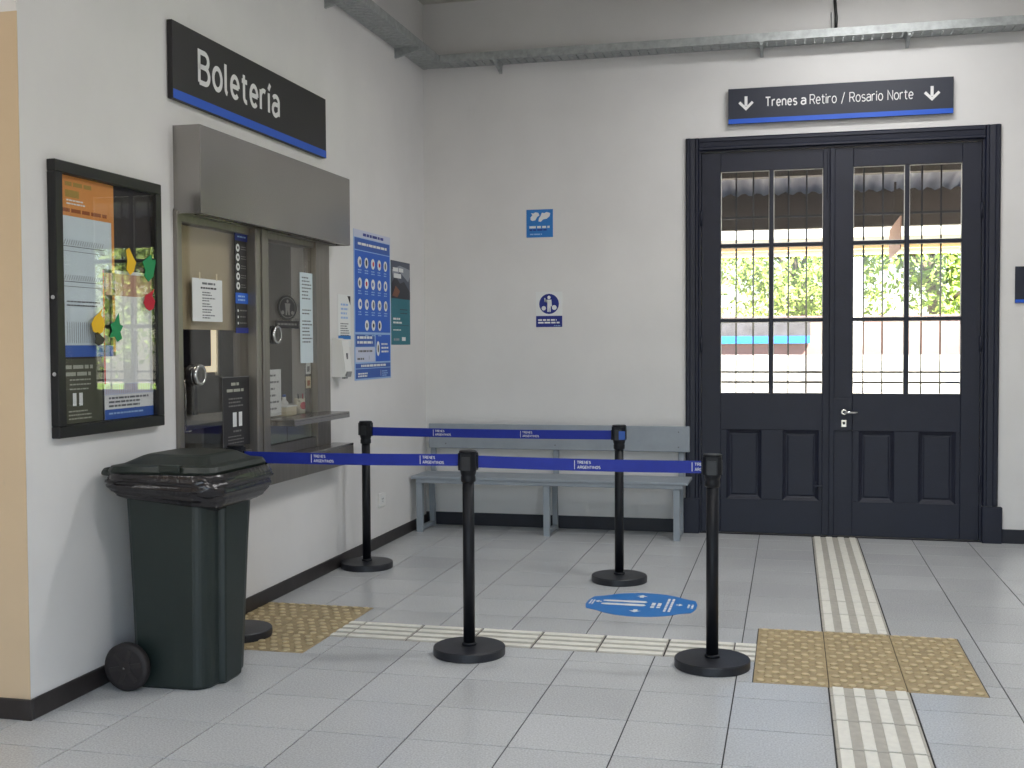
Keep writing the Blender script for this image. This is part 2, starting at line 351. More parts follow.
# ------------------------------------------------------------------ the setting
CZ = 4.35; XR = 6.7; YF = -9.9; YE = -5.17; XL = -3.0
TWY0, TWY1, TWZ0, TWZ1 = -4.016, -2.1, 0.86, 2.2           # ticket window opening
DX0, DX1, DZ1 = 2.285, 4.395, 3.03
b = MB()
b.box(-0.25, YE, 0, 0, TWY0, CZ, 'plaster'); b.box(-0.25, TWY1, 0, 0, 0.25, CZ, 'plaster')
b.box(-0.25, TWY0, 0, 0, TWY1, TWZ0, 'plaster'); b.box(-0.25, TWY0, TWZ1, 0, TWY1, CZ, 'plaster')
b.build('wall_left', kind='structure')
b = MB(); b.box(0, 0, 0, DX0, 0.25, CZ, 'plaster'); b.box(DX1, 0, 0, XR, 0.25, CZ, 'plaster'); b.box(DX0, 0, DZ1, DX1, 0.25, CZ, 'plaster')
b.build('wall_back', kind='structure')
MB().box(XR, YF, 0, XR + 0.25, 0.25, CZ, 'plaster').build('wall_right', kind='structure')
b = MB(); b.box(XL, YE, 0, -0.25, YE + 0.2, 2.85, 'cream_plaster'); b.box(XL, YE, 2.85, -0.25, YE + 0.2, CZ, 'plaster')
b.box(-0.25, YE - 0.004, 0, -0.0, YE, 2.85, 'cream_plaster'); b.box(-0.25, YE - 0.004, 2.85, -0.0, YE, CZ, 'plaster'); b.build('wall_left_return', kind='structure')
MB().box(XL - 0.25, YF, 0, XL, YE + 0.2, CZ, 'cream_plaster').build('wall_far_left', kind='structure')
b = MB(); b.box(XL, YF - 0.25, 0, 0.6, YF, CZ, 'plaster'); b.box(5.4, YF - 0.25, 0, XR, YF, CZ, 'plaster'); b.box(0.6, YF - 0.25, 2.9, 5.4, YF, CZ, 'plaster')
b.build('wall_front', kind='structure')
MB().box(XL - .25, YF - .25, CZ, XR + .25, 0.25, CZ + 0.2, 'ceiling_paint').build('ceiling', kind='structure')
MB().box(0, YE, 0, 0.014, -0.014, 0.085, 'baseboard_black', .003).build('baseboard_left', kind='structure')
MB().box(XL, YE - 0.018, 0, 0.014, YE - 0.004, 0.085, 'baseboard_black', .003).build('baseboard_left_return', kind='structure')
b = MB(); b.box(0, -0.016, 0, 2.165, 0, 0.105, 'baseboard_navy', .003); b.box(4.535, -0.016, 0, XR, 0, 0.105, 'baseboard_navy', .003)
b.build('baseboard_back', kind='structure')
# booth shell behind the ticket window
b = MB(); b.box(-1.7, -4.9, 0, -1.6, -0.2, 2.7, 'booth_paint'); b.box(-1.6, -4.9, 0, -.25, -4.8, 2.7, 'booth_paint'); b.box(-1.6, -.3, 0, -.25, -.2, 2.7, 'booth_paint')
b.build('wall_booth', kind='structure')
MB().box(-1.7, -4.9, 2.7, -.25, -.2, 2.8, 'booth_paint').build('ceiling_booth', kind='structure')
MB().box(-1.6, -4.8, -0.02, -.25, -.3, 0.0, 'grout').build('floor_booth', kind='structure')

# floor: grout bed, stone tiles, tactile tiles
floor = MB().box(XL, YF - 0.25, -0.16, XR, 0.25, -0.0035, 'grout').build('floor', kind='structure')
TACT = [(0.0, -4.0, 0.66, -3.01), (0.66, -3.665, 2.832, -3.335), (2.832, -4.0, 3.822, -3.01), (3.16, -3.01, 3.498, 0.0), (3.16, YF, 3.498, -4.0)]
def subtract(r, h):
    x0, y0, x1, y1 = r; a0, b0, a1, b1 = h
    if a0 >= x1 - 1e-6 or a1 <= x0 + 1e-6 or b0 >= y1 - 1e-6 or b1 <= y0 + 1e-6: return [r]
    out = []
    if b0 > y0: out.append((x0, y0, x1, b0)); y0 = b0
    if b1 < y1: out.append((x0, b1, x1, y1)); y1 = b1
    if a0 > x0: out.append((x0, y0, a0, y1))
    if a1 < x1: out.append((a1, y0, x1, y1))
    return out
def vis(x, y, z=0, m=60):
    d = Vector((x, y, z)) - CAM; w = d.dot(fw)
    if w < 0.3: return False
    u = 512 + 1136.24 * d.dot(ri) / w; v = 384 - 1136.24 * d.dot(up) / w
    return -m < u < 1024 + m and -m < v < 768 + m
xs = [0.358 - 0.4 * k for k in range(9, 0, -1)] + [0.358 + 0.4 * k for k in range(0, 8)] + [3.5 + 0.4 * k for k in range(0, 8)] + [XR]
xs = sorted([x for x in xs if XL < x <= XR] + [XL]); ys = [-5.437 + 0.4 * k for k in range(-11, 14)] + [-0.002]; ys = [YF] + [y for y in ys if y > YF]
g = 0.0026; tile_mesh = {}; far = MB(); ntile = 0
def tile_mb(w, h, x=0, y=0, B=None):
    B = B or MB(); e = 0.0008
    vs = [(x - w, y - h, -.012), (x + w, y - h, -.012), (x + w, y + h, -.012), (x - w, y + h, -.012), (x - w, y - h, -.0006), (x + w, y - h, -.0006), (x + w, y + h, -.0006), (x - w, y + h, -.0006),
          (x - w + e, y - h + e, 0), (x + w - e, y - h + e, 0), (x + w - e, y + h - e, 0), (x - w + e, y + h - e, 0)]
    return B.add(vs, [(0, 1, 5, 4), (1, 2, 6, 5), (2, 3, 7, 6), (3, 0, 4, 7), (4, 5, 9, 8), (5, 6, 10, 9), (6, 7, 11, 10), (7, 4, 8, 11), (8, 9, 10, 11)], 'terrazzo')
for i in range(len(xs) - 1):
    for j in range(len(ys) - 1):
        rs = [(xs[i], ys[j], xs[i + 1], ys[j + 1])]
        for h in TACT + [(-0.4 + XL, YE, 0.0, 1.0)]: rs = [q for r in rs for q in subtract(r, h)]
        for r in rs:
            w = (r[2] - r[0]) / 2 - g; h = (r[3] - r[1]) / 2 - g; cx = (r[0] + r[2]) / 2; cy = (r[1] + r[3]) / 2
            if w < .006 or h < .006: continue
            if any(vis(px, py, 0, 10) for px in (r[0], cx, r[2]) for py in (r[1], cy, r[3])):
                k = (round(w, 4), round(h, 4))
                if k not in tile_mesh: tile_mesh[k] = tile_mb(w, h).mesh('floor_tile')
                o = bpy.data.objects.new('floor_tile', tile_mesh[k]); COL.objects.link(o); o.parent = floor; o.location = (cx, cy, 0); ntile += 1
            else: tile_mb(w, h, cx, cy, far)
o = far.build('floor_tiling', floor, kind='stuff')
def dome_tile():
    B = MB().box(-.1635, -.1635, -.012, .1635, .1635, 0.001, 'tactile_yellow', .002)
    for r in range(5):
        for c in range(5 if r % 2 == 0 else 4):
            x = -.132 + .066 * c + (.033 if r % 2 else 0); y = -.132 + .066 * r
            B.lathe([(.021, .0008), (.0175, .0062), (.011, .0078)], 8, 'tactile_dome', (x, y, 0))
    return B.mesh('tactile_dome_tile')
def rib_tile():
    B = MB().box(-.1615, -.1615, -.012, .1615, .1615, 0.0008, 'tactile_base', .002)
    for c in range(4):
        x = -.127 + .0847 * c; B.box(x - .0225, -.157, .0006, x + .0225, .157, .0052, 'tactile_white', .0018)
    return B.mesh('tactile_rib_tile')
dm, rm = dome_tile(), rib_tile()
def put(me, name, x, y, rz=0, sx=1, sy=1):
    o = bpy.data.objects.new(name, me); COL.objects.link(o); o.parent = floor; o.location = (x, y, 0); o.rotation_euler.z = rz; o.scale = (sx, sy, 1); return o
for r in range(3):
    for c in range(3): put(dm, 'tactile_dome_tile', 2.997 + .33 * c, -3.835 + .33 * r, random.choice((0, math.pi)))
    for c in range(2): put(dm, 'tactile_dome_tile', 0.165 + .33 * c, -3.835 + .33 * r)
x = 2.727
while x > 0.67:
    x0 = max(0.66, x - .33); put(rm, 'tactile_rib_tile', (x + x0) / 2, -3.5, math.pi / 2, 1, (x - x0) / .33); x -= .33
put(rm, 'tactile_rib_tile', 2.7795, -3.5, math.pi / 2, 1, .105 / .33)
y = -2.94
put(rm, 'tactile_rib_tile', 3.329, -2.975, 0, 1.032, .07 / .33)
while y < -0.02: y1 = min(y + .33, -.005); put(rm, 'tactile_rib_tile', 3.329, (y + y1) / 2, 0, 1.032, (y1 - y) / .33); y += .33
put(rm, 'tactile_rib_tile', 3.329, -4.062, 0, 1.032, .124 / .33)
y = -4.124
while y > -6.2: put(rm, 'tactile_rib_tile', 3.329, y - .165, 0, 1.032); y -= .33
MB().box(3.167, YF, -.012, 3.493, y, .0008, 'tactile_base', .002).build('tactile_strip_bed', floor, kind='stuff')

# ------------------------------------------------------------------ double door
door = empty('door_1', (3.34, 0, 0), kind='structure')
b = MB()
def frame_poly(x0, x1, prof):                       # vertical architrave, profile list of (fraction, depth)
    n = len(prof)
    pts = [(x0 + (x1 - x0) * f, -d) for f, d in prof] + [(x1, 0.0), (x0, 0.0)]
    return pts
PROF = [(0, .022), (.12, .034), (.3, .034), (.36, .026), (.7, .022), (.78, .03), (.92, .03), (1, .012)]
for side in (0, 1):
    xo, xi = ((2.18, 2.285), (4.505, 4.395))[side]
    pts = frame_poly(xo, xi, PROF)
    MB().prism([(px, py, 0.28) for px, py in pts], (0, 0, 2.85), 'door_navy').build('architrave', door)
pts = [(3.13 - .1 * f, -d) for f, d in PROF] + [(3.03, 0), (3.13, 0)]
MB().prism([(2.285, py, pz) for pz, py in pts], (2.11, 0, 0), 'door_navy').build('architrave', door)
MB().box(2.166, -.046, 0, 2.29, 0, .28, 'door_navy', .006).build('plinth_block', door)
MB().box(4.392, -.046, 0, 4.536, 0, .275, 'door_navy', .006).build('plinth_block', door)
for x0, x1 in ((2.285, 2.3), (4.38, 4.395)): MB().box(x0, 0.0, 0, x1, .2, 3.03, 'door_navy').build('jamb', door)
MB().box(2.3, 0.0, 3.018, 4.38, .2, 3.03, 'door_navy').build('head', door)
MB().box(2.3, 0.0, -.003, 4.38, .2, .008, 'door_groove').build('threshold', door)
def leaf(x0, x1, px0, px1, pan, hinge_x):
    L = empty('door_leaf', (0, 0, 0)); L.parent = door; L.location = ((x0 + x1) / 2 - 3.34, 0.012, 0)
    y0, y1 = 0.012, 0.057; N = 'door_navy'; c = .003
    PZ0, PZ1 = 1.118, 2.865
    MB().box(x0, y0, .012, px0, y1, 3.014, N, c).build('stile', L); MB().box(px1, y0, .012, x1, y1, 3.014, N, c).build('stile', L)
    MB().box(px0, y0 + .001, .012, px1, y1, .28, N, c).build('bottom_rail', L)
    MB().box(px0, y0 + .001, .83, px1, y1, PZ0, N, c).build('lock_rail', L)
    MB().box(px0, y0 + .001, PZ1, px1, y1, 3.014, N, c).build('top_rail', L)
    # area between bottom and lock rail
    (a0, a1), (b0, b1) = pan
    for q0, q1 in ((px0, a0), (a1, b0), (b1, px1)):
        if q1 - q0 > .004: MB().box(q0, y0 + .001, .28, q1, y1, .83, N, c).build('muntin', L)
    for q0, q1 in pan:
        z0, z1 = .28, .83
        B = MB(); m = .032
        o_ = [(q0, z0), (q1, z0), (q1, z1), (q0, z1)]; loops = []
        for ins, yy in ((0, y0 + .001), (.004, y0 + .004), (.012, y0 + .008), (.016, y0 + .016), (.028, y0 + .022), (.034, y0 + .022), (.040, y0 + .018), (.044, y0 + .017)):
            loops.append([(q0 + ins, yy, z0 + ins), (q1 - ins, yy, z0 + ins), (q1 - ins, yy, z1 - ins), (q0 + ins, yy, z1 - ins)])
        B.loft([[(q0, y1 - .005, z0), (q1, y1 - .005, z0), (q1, y1 - .005, z1), (q0, y1 - .005, z1)]] + loops, N, False)
        B.build('panel', L)
    # glazing
    mx = (px0 + px1) / 2; zz = [PZ0, 1.693, 2.282, PZ1]; hw = .016
    MB().box(mx - hw, y0 + .004, PZ0, mx + hw, y1 - .004, PZ1, N, c).build('glazing_bar', L)
    for z in zz[1:3]:
        for q0, q1 in ((px0, mx - hw), (mx + hw, px1)): MB().box(q0, y0 + .006, z - .013, q1, y1 - .006, z + .013, N, c).build('glazing_bar', L)
    for k in range(3):
        for q0, q1 in ((px0, mx - hw), (mx + hw, px1)):
            za = zz[k] + (.013 if k else 0); zb = zz[k + 1] - (.013 if k < 2 else 0)
            MB().box(q0 + .0005, .034, za + .0005, q1 - .0005, .038, zb - .0005, 'glass_door').build('pane', L)
            B = MB(); e = .006                              # bead of old putty around the pane
            for r in ((q0, za, q0 + e, zb), (q1 - e, za, q1, zb), (q0 + e, za, q1 - e, za + e), (q0 + e, zb - e, q1 - e, zb)): B.box(r[0] + .0004, .039, r[1] + .0004, r[2] - .0004, .046, r[3] - .0004, 'white_wash')
            B.build('putty', L)
    return L
LL = leaf(2.302, 3.298, 2.452, 3.232, ((2.502, 2.768), (2.935, 3.204)), 2.302)
LR = leaf(3.304, 4.378, 3.457, 4.242, ((3.508, 3.764), (3.945, 4.206)), 4.378)
for L, bx in ((LL, (2.569, 2.702, 2.842, 2.972, 3.109)), (LR, (3.537, 3.678, 3.8495, 3.963, 4.101))):
    for x in bx: MB().tube([(x, .085, 1.10), (x, .085, 2.88)], .0065, 'door_groove', 8).build('iron_bar', L)
    x0, x1 = (2.452, 3.232) if L is LL else (3.457, 4.242)
    for z in (2.506, 1.284, 1.204): MB().box(x0 - .03, .078, z - .009, x1 + .03, .092, z + .009, 'door_groove').build('cross_bar', L)
MB().box(3.282, -.002, .012, 3.322, .012, 3.014, 'door_navy', .005).build('astragal', LR)
MB().box(3.302, -.001, .83, 3.457, .0125, 1.085, 'door_navy', .004).build('lock_plate', LR)
MB().lathe([(.024, 0), (.024, -.012), (.019, -.016)], 20, 'chrome', (3.394, -.001, .978), 'y').build('door_handle', LR, label='chrome lever handle')
b = MB().tube([(3.394, -.012, .978), (3.394, -.05, .978), (3.405, -.058, .978), (3.492, -.058, .977)], .011, 'chrome', 10)
b.build('door_lever', LR, label='chrome lever')
B = MB().box(3.374, -.006, .86, 3.414, 0.0, .918, 'chrome', .004); B.lathe([(.011, 0), (.011, -.003)], 14, 'black_plastic', (3.394, -.006, .892), 'y'); B.build('lock_escutcheon', LR)
for x in (2.301, 4.379):
    for z in (2.5, 1.5, .45): MB().lathe([(.009, -.06), (.009, .06)], 10, 'door_navy', (x, -.004, z)).build('hinge', LL if x < 3 else LR)
B = MB().box(3.17, -.003, .39, 3.24, .013, .405, 'door_navy', .003); B.box(3.18, -.006, .398, 3.19, .012, .43, 'door_navy', .002); B.build('slide_bolt', LL)
B = MB().box(3.262, -.001, 2.62, 3.278, .012, 2.98, 'door_navy', .003); B.build('bolt_bar', LL)

# ------------------------------------------------------------------ cable trays
def tray(name, axis, a0, a1, label, brk):
    o = empty(name, (0.1, a0, 3.81) if axis == 'y' else (a0, -.1, 3.81), label, 'cable tray')
    def bx(B, p0, q0, z0, p1, q1, z1, m='galvanised', c=0):     # p along, q out from the wall
        if axis == 'x': B.box(p0, -q1, z0, p1, -q0, z1, m, c)
        else: B.box(q0, p0, z0, q1, p1, z1, m, c)
    B = MB(); p = a0; n = int(abs(a1 - a0) / .07)
    for i in range(n):
        s0 = a0 + (a1 - a0) * i / n; s1 = a0 + (a1 - a0) * (i + 1) / n - .012
        bx(B, s0, .03, 3.81, s1, .17, 3.8125)
    bx(B, a0, .0, 3.81, a1, .032, 3.8125); bx(B, a0, .168, 3.81, a1, .2, 3.8125); bx(B, a0, .09, 3.8126, a1, .11, 3.814)
    B.build('perforated_base', o)
    B = MB(); bx(B, a0, .198, 3.8125, a1, .2005, 3.872); bx(B, a0, .186, 3.8695, a1, .198, 3.872); B.build('side_rail', o)
    B = MB(); bx(B, a0, .0, 3.8125, a1, .0025, 3.872); B.build('side_rail', o)
    for k in brk:
        B = MB(); w = .012
        bx(B, k - .02, 0, 3.804, k + .02, .2, 3.81)
        if axis == 'x': B.prism([(k - w, 0, 3.804), (k - w, -.19, 3.804), (k - w, -.19, 3.785), (k - w, 0, 3.735)], (2 * w, 0, 0), 'galvanised')
        else: B.prism([(0, k - w, 3.804), (.19, k - w, 3.804), (.19, k - w, 3.785), (0, k - w, 3.735)], (0, 2 * w, 0), 'galvanised')
        B.build('bracket', o)
    return o
tray('cable_tray', 'x', 0.205, XR - .01, 'galvanised perforated cable tray running above the double door', (.67, 2.767, 3.838, 5.2))
tray('cable_tray', 'y', -5.1, -0.002, 'galvanised cable tray running along the wall above the ticket window sign', (-.701, -2.067, -3.5))
MB().tube([(3.318, -.02, 3.874), (3.322, -.016, 4.0), (3.312, -.014, 4.12), (3.318, -.012, 4.34)], .012, 'case_black', 8).build('cable', label='dark cable rising from the tray above the door to the ceiling', cat='cable')
MB().tube([(3.288, -.02, 3.874), (3.285, -.012, 4.04)], .004, 'grey_plastic', 6).build('cable', label='short thin grey wire beside the dark cable above the tray', cat='cable')

# ------------------------------------------------------------------ signs
s = MB().box(0.002, -4.052, 2.738, .032, -2.148, 3.122, 'sign_black', .002).build('ticket_office_sign', label='black wall sign reading Boletería with a blue stripe, above the ticket window', cat='sign')
F = FL((.0325, -4.052, 2.738), *XW); F.rect(0.001, 0.001, 1.903, .047, 'sign_blue'); F.build('stripe', s)
F = FL((.0325, -4.052, 2.738), *XW); F.text('Boletería', .246, .121, .961, .182, 'sign_white', 1, .118); F.build('lettering', s)
s = MB().box(2.512, -.05, 3.222, 4.166, -.02, 3.494, 'sign_navy', .002).build('platform_sign', label='dark blue sign with arrows over the double door, Trenes a Retiro', cat='sign')
for x in (2.8, 3.9): MB().box(x - .03, -.02, 3.3, x + .03, 0, 3.43, 'galvanised').build('sign_mount', s)
F = FL((2.512, -.0505, 3.222), *YW); F.rect(.001, .001, 1.653, .038, 'sign_blue'); F.build('stripe', s)
F = FL((2.512, -.0505, 3.234), *YW)
F.text('Trenes', .285, .108, .238, .078, 'sign_white', 1, .115); F.build('lettering', s)
F = FL((2.512, -.0505, 3.234), *YW); F.text('a', .548, .108, .042, .078, 'sign_white', 1, .115); F.build('lettering', s)
F = FL((2.512, -.0505, 3.234), *YW); F.text('Retiro / Rosario Norte', .615, .108, .755, .078, 'sign_white', 1, .075)
F.build('lettering', s)
for ax in (.136, 1.502):
    F = FL((2.512, -.0505, 3.234), *YW); cz = .142
    F.rect(ax - .011, cz - .02, ax + .011, cz + .055, 'sign_white', 1)
    for d in (-1, 1): F.poly([(ax, cz - .055), (ax + d * .058, cz + .003), (ax + d * .044, cz + .018), (ax, cz - .026)], 'sign_white', 1)
    F.build('arrow', s)
s = MB().box(4.613, -.012, 1.803, 4.95, 0, 2.074, 'sign_navy', .002).build('wall_sign', label='small dark sign with blue lower edge to the right of the double door', cat='sign')
FL((4.613, -.0122, 1.803), *YW).rect(.001, .001, .336, .026, 'sign_blue').build('stripe', s)
# two stickers on the back wall
s = MB().box(.88, -.003, 2.389, 1.102, 0, 2.616, 'sticker_blue').build('islands_sticker', label='square blue sticker with white islands on the back wall', cat='sticker')
F = FL((.88, -.003, 2.389), *YW)
F.poly([(.035, .145), (.05, .135), (.075, .14), (.09, .165), (.11, .18), (.1, .2), (.075, .205), (.06, .195), (.04, .2), (.05, .18), (.035, .165)], 'paper_white')
F.poly([(.1, .13), (.12, .125), (.14, .145), (.17, .15), (.195, .17), (.2, .195), (.17, .205), (.15, .195), (.13, .2), (.12, .175), (.105, .155)], 'paper_white')
F.lines(.025, .092, .195, 1, .02, .018, 'paper_white', 1, 0); F.lines(.025, .066, .17, 1, .02, .012, 'sticker_navy', 1, 0); F.lines(.03, .03, .13, 1, .02, .01, 'poster_blue_edge', 1, 0)
F.build('print', s)
s = MB().box(.957, -.003, 1.653, 1.178, 0, 1.942, 'paper_white').build('safety_sticker', label='white and navy sticker with a standing figure above the bench', cat='sticker')
F = FL((.957, -.003, 1.653), *YW); F.rect(.001, .001, .22, .092, 'sticker_navy'); F.disc(.11, .19, .083, 'sticker_navy')
F.disc(.11, .243, .014, 'paper_white', 2); F.poly([(.09, .225), (.13, .225), (.134, .17), (.124, .17), (.124, .125), (.113, .125), (.111, .165), (.108, .125), (.096, .125), (.096, .2), (.08, .215), (.078, .24), (.07, .238), (.072, .208)], 'paper_white', 2)
F.disc(.066, .155, .018, 'paper_white', 2); F.disc(.154, .16, .02, 'paper_white', 2)
F.lines(.018, .065, .205, 2, .022, .013, 'paper_white', 2, .2); F.lines(.15, .014, .205, 1, .02, .006, 'poster_blue_edge', 2, 0); F.build('print', s)

# ------------------------------------------------------------------ poster case on the left wall
pc = empty('poster_case', (0, -4.62, 1.13), 'black framed glazed notice case on the wall left of the ticket window', 'notice case')
CY0, CY1, CZ0, CZ1 = -5.005, -4.188, 1.131, 2.292; fwid = .05
MB().box(0.0, CY0 + .01, CZ0 + .01, .010, CY1 - .01, CZ1 - .01, 'case_back').build('back_board', pc)
for nm, r in (('frame_rail', (CY0, CZ1 - fwid, CY1, CZ1)), ('frame_rail', (CY0, CZ0, CY1, CZ0 + fwid)), ('frame_stile', (CY0, CZ0 + fwid, CY0 + fwid, CZ1 - fwid)), ('frame_stile', (CY1 - fwid, CZ0 + fwid, CY1, CZ1 - fwid))):
    MB().box(0, r[0], r[1], .041, r[2], r[3], 'case_black', .003).build(nm, pc)
MB().box(.0285, CY0 + fwid, CZ0 + fwid, .0325, CY1 - fwid, CZ1 - fwid, 'glass').build('pane', pc)
for z in (1.72, 1.4): MB().lathe([(.009, 0), (.009, -.004)], 12, 'chrome', (.022, CY0, z), 'y').build('lock', pc)
# papers behind the glass
def sheet(name, y0, z0, y1, z1, mat, label, cat='poster', x=.0105):
    o = MB().box(x, y0, z0, x + .001, y1, z1, mat).build(name, label=label, cat=cat); return o, FL((x + .0012, y0, z0), *XW)
o, F = sheet('timetable', -4.952, 1.47, -4.547, 2.240, 'paper_bluish', 'timetable sheet with an orange header inside the notice case')
F.rect(0, .6, .405, .77, 'paper_orange', 1); F.rect(.385, .02, .405, .6, 'paper_orange', 1); F.lines(.05, .745, .25, 1, .02, .018, 'ink_olive', 2, .1); F.lines(.05, .71, .15, 1, .02, .03, 'ink_olive', 2, .1)
F.lines(.06, .67, .2, 2, .014, .006, 'paper_white', 2); F.lines(.02, .632, .35, 1, .02, .016, 'ink_brown', 2, 0)
for zz in (.47, .32):
    F.rect(.03, zz, .33, zz + .003, 'ink_grey', 2); F.rect(.03, zz - .02, .33, zz - .018, 'ink_grey', 2)
    for i in range(18): F.poly([(.035 + i * .016, zz + .008), (.038 + i * .016, zz + .008), (.05 + i * .016, zz + .03), (.047 + i * .016, zz + .03)], 'ink_grey', 2)
F.lines(.05, .24, .34, 2, .016, .006, 'ink_grey', 2)
for i in range(20): F.rect(.05 + i * .015, .06, .053 + i * .015, .15, 'ink_grey', 2)
F.rect(0, 0, .385, .05, 'poster_blue', 1); F.build('print', o)
o, F = sheet('olive_notice', -4.952, 1.185, -4.655, 1.462, 'poster_green', 'dark olive notice with two white bars in the notice case')
F.lines(.03, .25, .24, 2, .03, .016, 'poster_green_light', 1); F.lines(.06, .19, .22, 3, .02, .006, 'poster_green_light', 1); F.rect(.08, .075, .105, .13, 'paper_white', 1); F.rect(.125, .075, .15, .13, 'paper_white', 1)
F.lines(.05, .055, .22, 3, .016, .006, 'poster_green_light', 1); F.build('print', o)
o, F = sheet('service_notice', -4.64, 1.185, -4.24, 1.86, 'paper_white', 'white service notice with a blue foot in the notice case')
F.rect(0, 0, .4, .045, 'poster_blue', 1); F.rect(0, .11, .4, .16, 'poster_blue_pale', 1); F.lines(.03, .1, .37, 3, .018, .009, 'ink_grey', 2, .5); F.lines(.03, .03, .38, 1, .02, .008, 'poster_blue_edge', 2)
for i in range(26): F.rect(.01 + i * .015, .115, .013 + i * .015, .155, 'board_pink', 2)
F.rect(0, .16, .012, .67, 'leaf_red', 1); F.rect(.02, .56, .4, .66, 'board_pink', 1); F.build('print', o)
# paper leaves stuck on the glass
def leafp(y, z, sy, sz, mat, label, kind=0):
    sh = [[(0, -.5), (.3, -.35), (.5, 0), (.3, .15), (-.05, .5), (-.3, .4), (-.2, 0), (-.3, -.3)],
          [(-.1, -.5), (.25, -.3), (.35, 0), (.5, .35), (.2, .3), (.1, .5), (-.2, .35), (-.5, .2), (-.3, -.1), (-.4, -.3)],
          [(0, -.5), (.35, -.4), (.5, -.05), (.25, .2), (.45, .5), (.05, .3), (-.3, .2), (-.5, -.15), (-.3, -.4)],
          [(0, -.5), (.3, -.42), (.48, -.15), (.38, .12), (.2, .25), (.32, .5), (.02, .3), (-.3, .15), (-.5, -.1), (-.4, -.38)],
          [(.1, -.5), (.42, -.38), (.3, -.15), (.5, .05), (.28, .12), (.2, .5), (-.1, .2), (-.4, .1), (-.28, -.12), (-.5, -.35), (-.1, -.32)]][kind]
    MB().prism([(.0328, y + a * sy, z + c * sz) for a, c in sh], (.0015, 0, 0), M[mat].name).build('paper_leaf', label=label, cat='decoration', group='paper leaves on the notice case')
for px, pz, sy, sz, mt, lb, kd in (
    (-4.455, 1.905, .10, .125, 'leaf_yellow', 'upper yellow paper leaf on the notice case glass', 0), (-4.29, 1.885, .12, .13, 'leaf_green', 'upper green paper leaf near the right edge of the notice case', 1),
    (-4.297, 1.735, .10, .105, 'leaf_red', 'red paper leaf near the right edge of the notice case', 2), (-4.71, 1.625, .10, .115, 'leaf_yellow', 'lower yellow paper leaf on the notice case glass', 3),
    (-4.575, 1.60, .11, .13, 'leaf_green', 'lower green paper leaf on the notice case glass', 4), (-4.71, 1.548, .10, .06, 'leaf_olive', 'dark olive paper leaf under the lower yellow leaf', 0)):
    leafp(px, pz, sy, sz, mt, lb, kd)

# ------------------------------------------------------------------ ticket window
tw = empty('ticket_window', (0, -3.03, .86), 'steel framed two pane ticket window under the steel shutter box', 'ticket window')
ST = 'steel_dark'
MB().box(-.1, -4.015, .86, .022, -3.97, 2.19, ST, .003).build('jamb', tw); MB().box(-.03, -2.315, .86, .026, -2.102, 2.19, ST, .003).build('jamb', tw)
MB().box(-.1, -3.215, .86, .05, -3.05, 2.19, ST, .004).build('mullion', tw)
MB().box(.05, -3.15, .86, .058, -3.115, 2.19, ST, .003).build('mullion_cover', tw)
for y0, y1 in ((-3.97, -3.215), (-3.05, -2.315)):
    MB().box(-.1, y0, .86, .012, y1, .925, ST, .003).build('bottom_rail', tw); MB().box(-.1, y0, 2.14, .012, y1, 2.19, ST, .003).build('top_rail', tw)
    MB().box(-.012, y0, .925, -.004, y1, 2.14, 'glass_dim').build('pane', tw)
MB().box(-.055, -2.33, .925, -.0125, -2.316, 2.14, 'steel').build('pane_edge', tw)
MB().box(-.03, -3.969, 1.28, -.0145, -3.947, 2.13, 'carton').build('lit_edge_strip', tw)  # beige strip stands in for light on the jamb's inner edge
MB().box(-.05, -3.945, 1.60, -.035, -3.22, 2.135, 'blind_beige', .002).build('blind', tw)
MB().box(-.03, -3.045, .926, -.014, -2.32, 1.045, 'panel_pale', .002).build('lower_panel', tw); MB().box(-.0138, -2.7, .926, -.012, -2.69, 1.045, 'steel_dark').build('panel_joint', tw)
def mic(y, z, label):
    o = empty('speaking_grille', (.0, y, z), label, 'intercom')
    MB().lathe([(.052, -.004), (.054, .02), (.054, .05), (.048, .056)], 28, 'black_plastic', (0, y, z), 'x').build('housing', o)
    B = MB(); B.lathe([(.056, .030), (.056, .034)], 28, 'chrome', (0, y, z), 'x'); B.lathe([(.056, .044), (.057, .054), (.052, .060), (.044, .060), (.040, .056)], 28, 'chrome', (0, y, z), 'x', cap=False); B.build('chrome_ring', o)
    B = MB(); B.lathe([(.041, .0555), (.041, .057)], 24, 'mesh_grey', (0, y, z), 'x')
    for r in (.012, .022, .032): B.lathe([(r + .0015, .0572), (r, .0586), (r - .0015, .0572)], 24, 'black_plastic', (0, y, z), 'x', cap=False)
    B.build('grille', o)
mic(-3.862, 1.366, 'round chrome speaking grille in the left pane of the ticket window'); mic(-2.955, 1.577, 'round chrome speaking grille in the right pane of the ticket window')
# hood = roller shutter box
hd = empty('shutter_box', (.075, -3.03, 2.17), 'long brushed steel shutter box above the ticket window', 'shutter box')
MB().box(.146, -4.006, 2.174, .15, -2.04, 2.612, 'steel', .0015).build('front_panel', hd)
for y0, y1 in ((-4.006, -4.002), (-2.044, -2.04)): MB().box(0.0, y0, 2.174, .146, y1, 2.612, 'steel').build('end_panel', hd)
MB().box(0.0, -4.002, 2.606, .146, -2.044, 2.612, 'steel').build('top_panel', hd)
B = MB().box(0.0, -4.002, 2.178, .05, -2.044, 2.186, 'steel_dark'); B.box(.09, -4.002, 2.178, .146, -2.044, 2.186, 'steel_dark'); B.build('underside_panel', hd)
MB().lathe([(.06, -3.98), (.06, -2.06)], 20, 'galvanised_dark', (.07, 0, 2.32), 'y').build('shutter_roll', hd)
for y in (-3.7, -2.6): MB().box(.055, y - .2, 2.176, .085, y + .2, 2.19, 'steel').build('shutter_slat', hd)
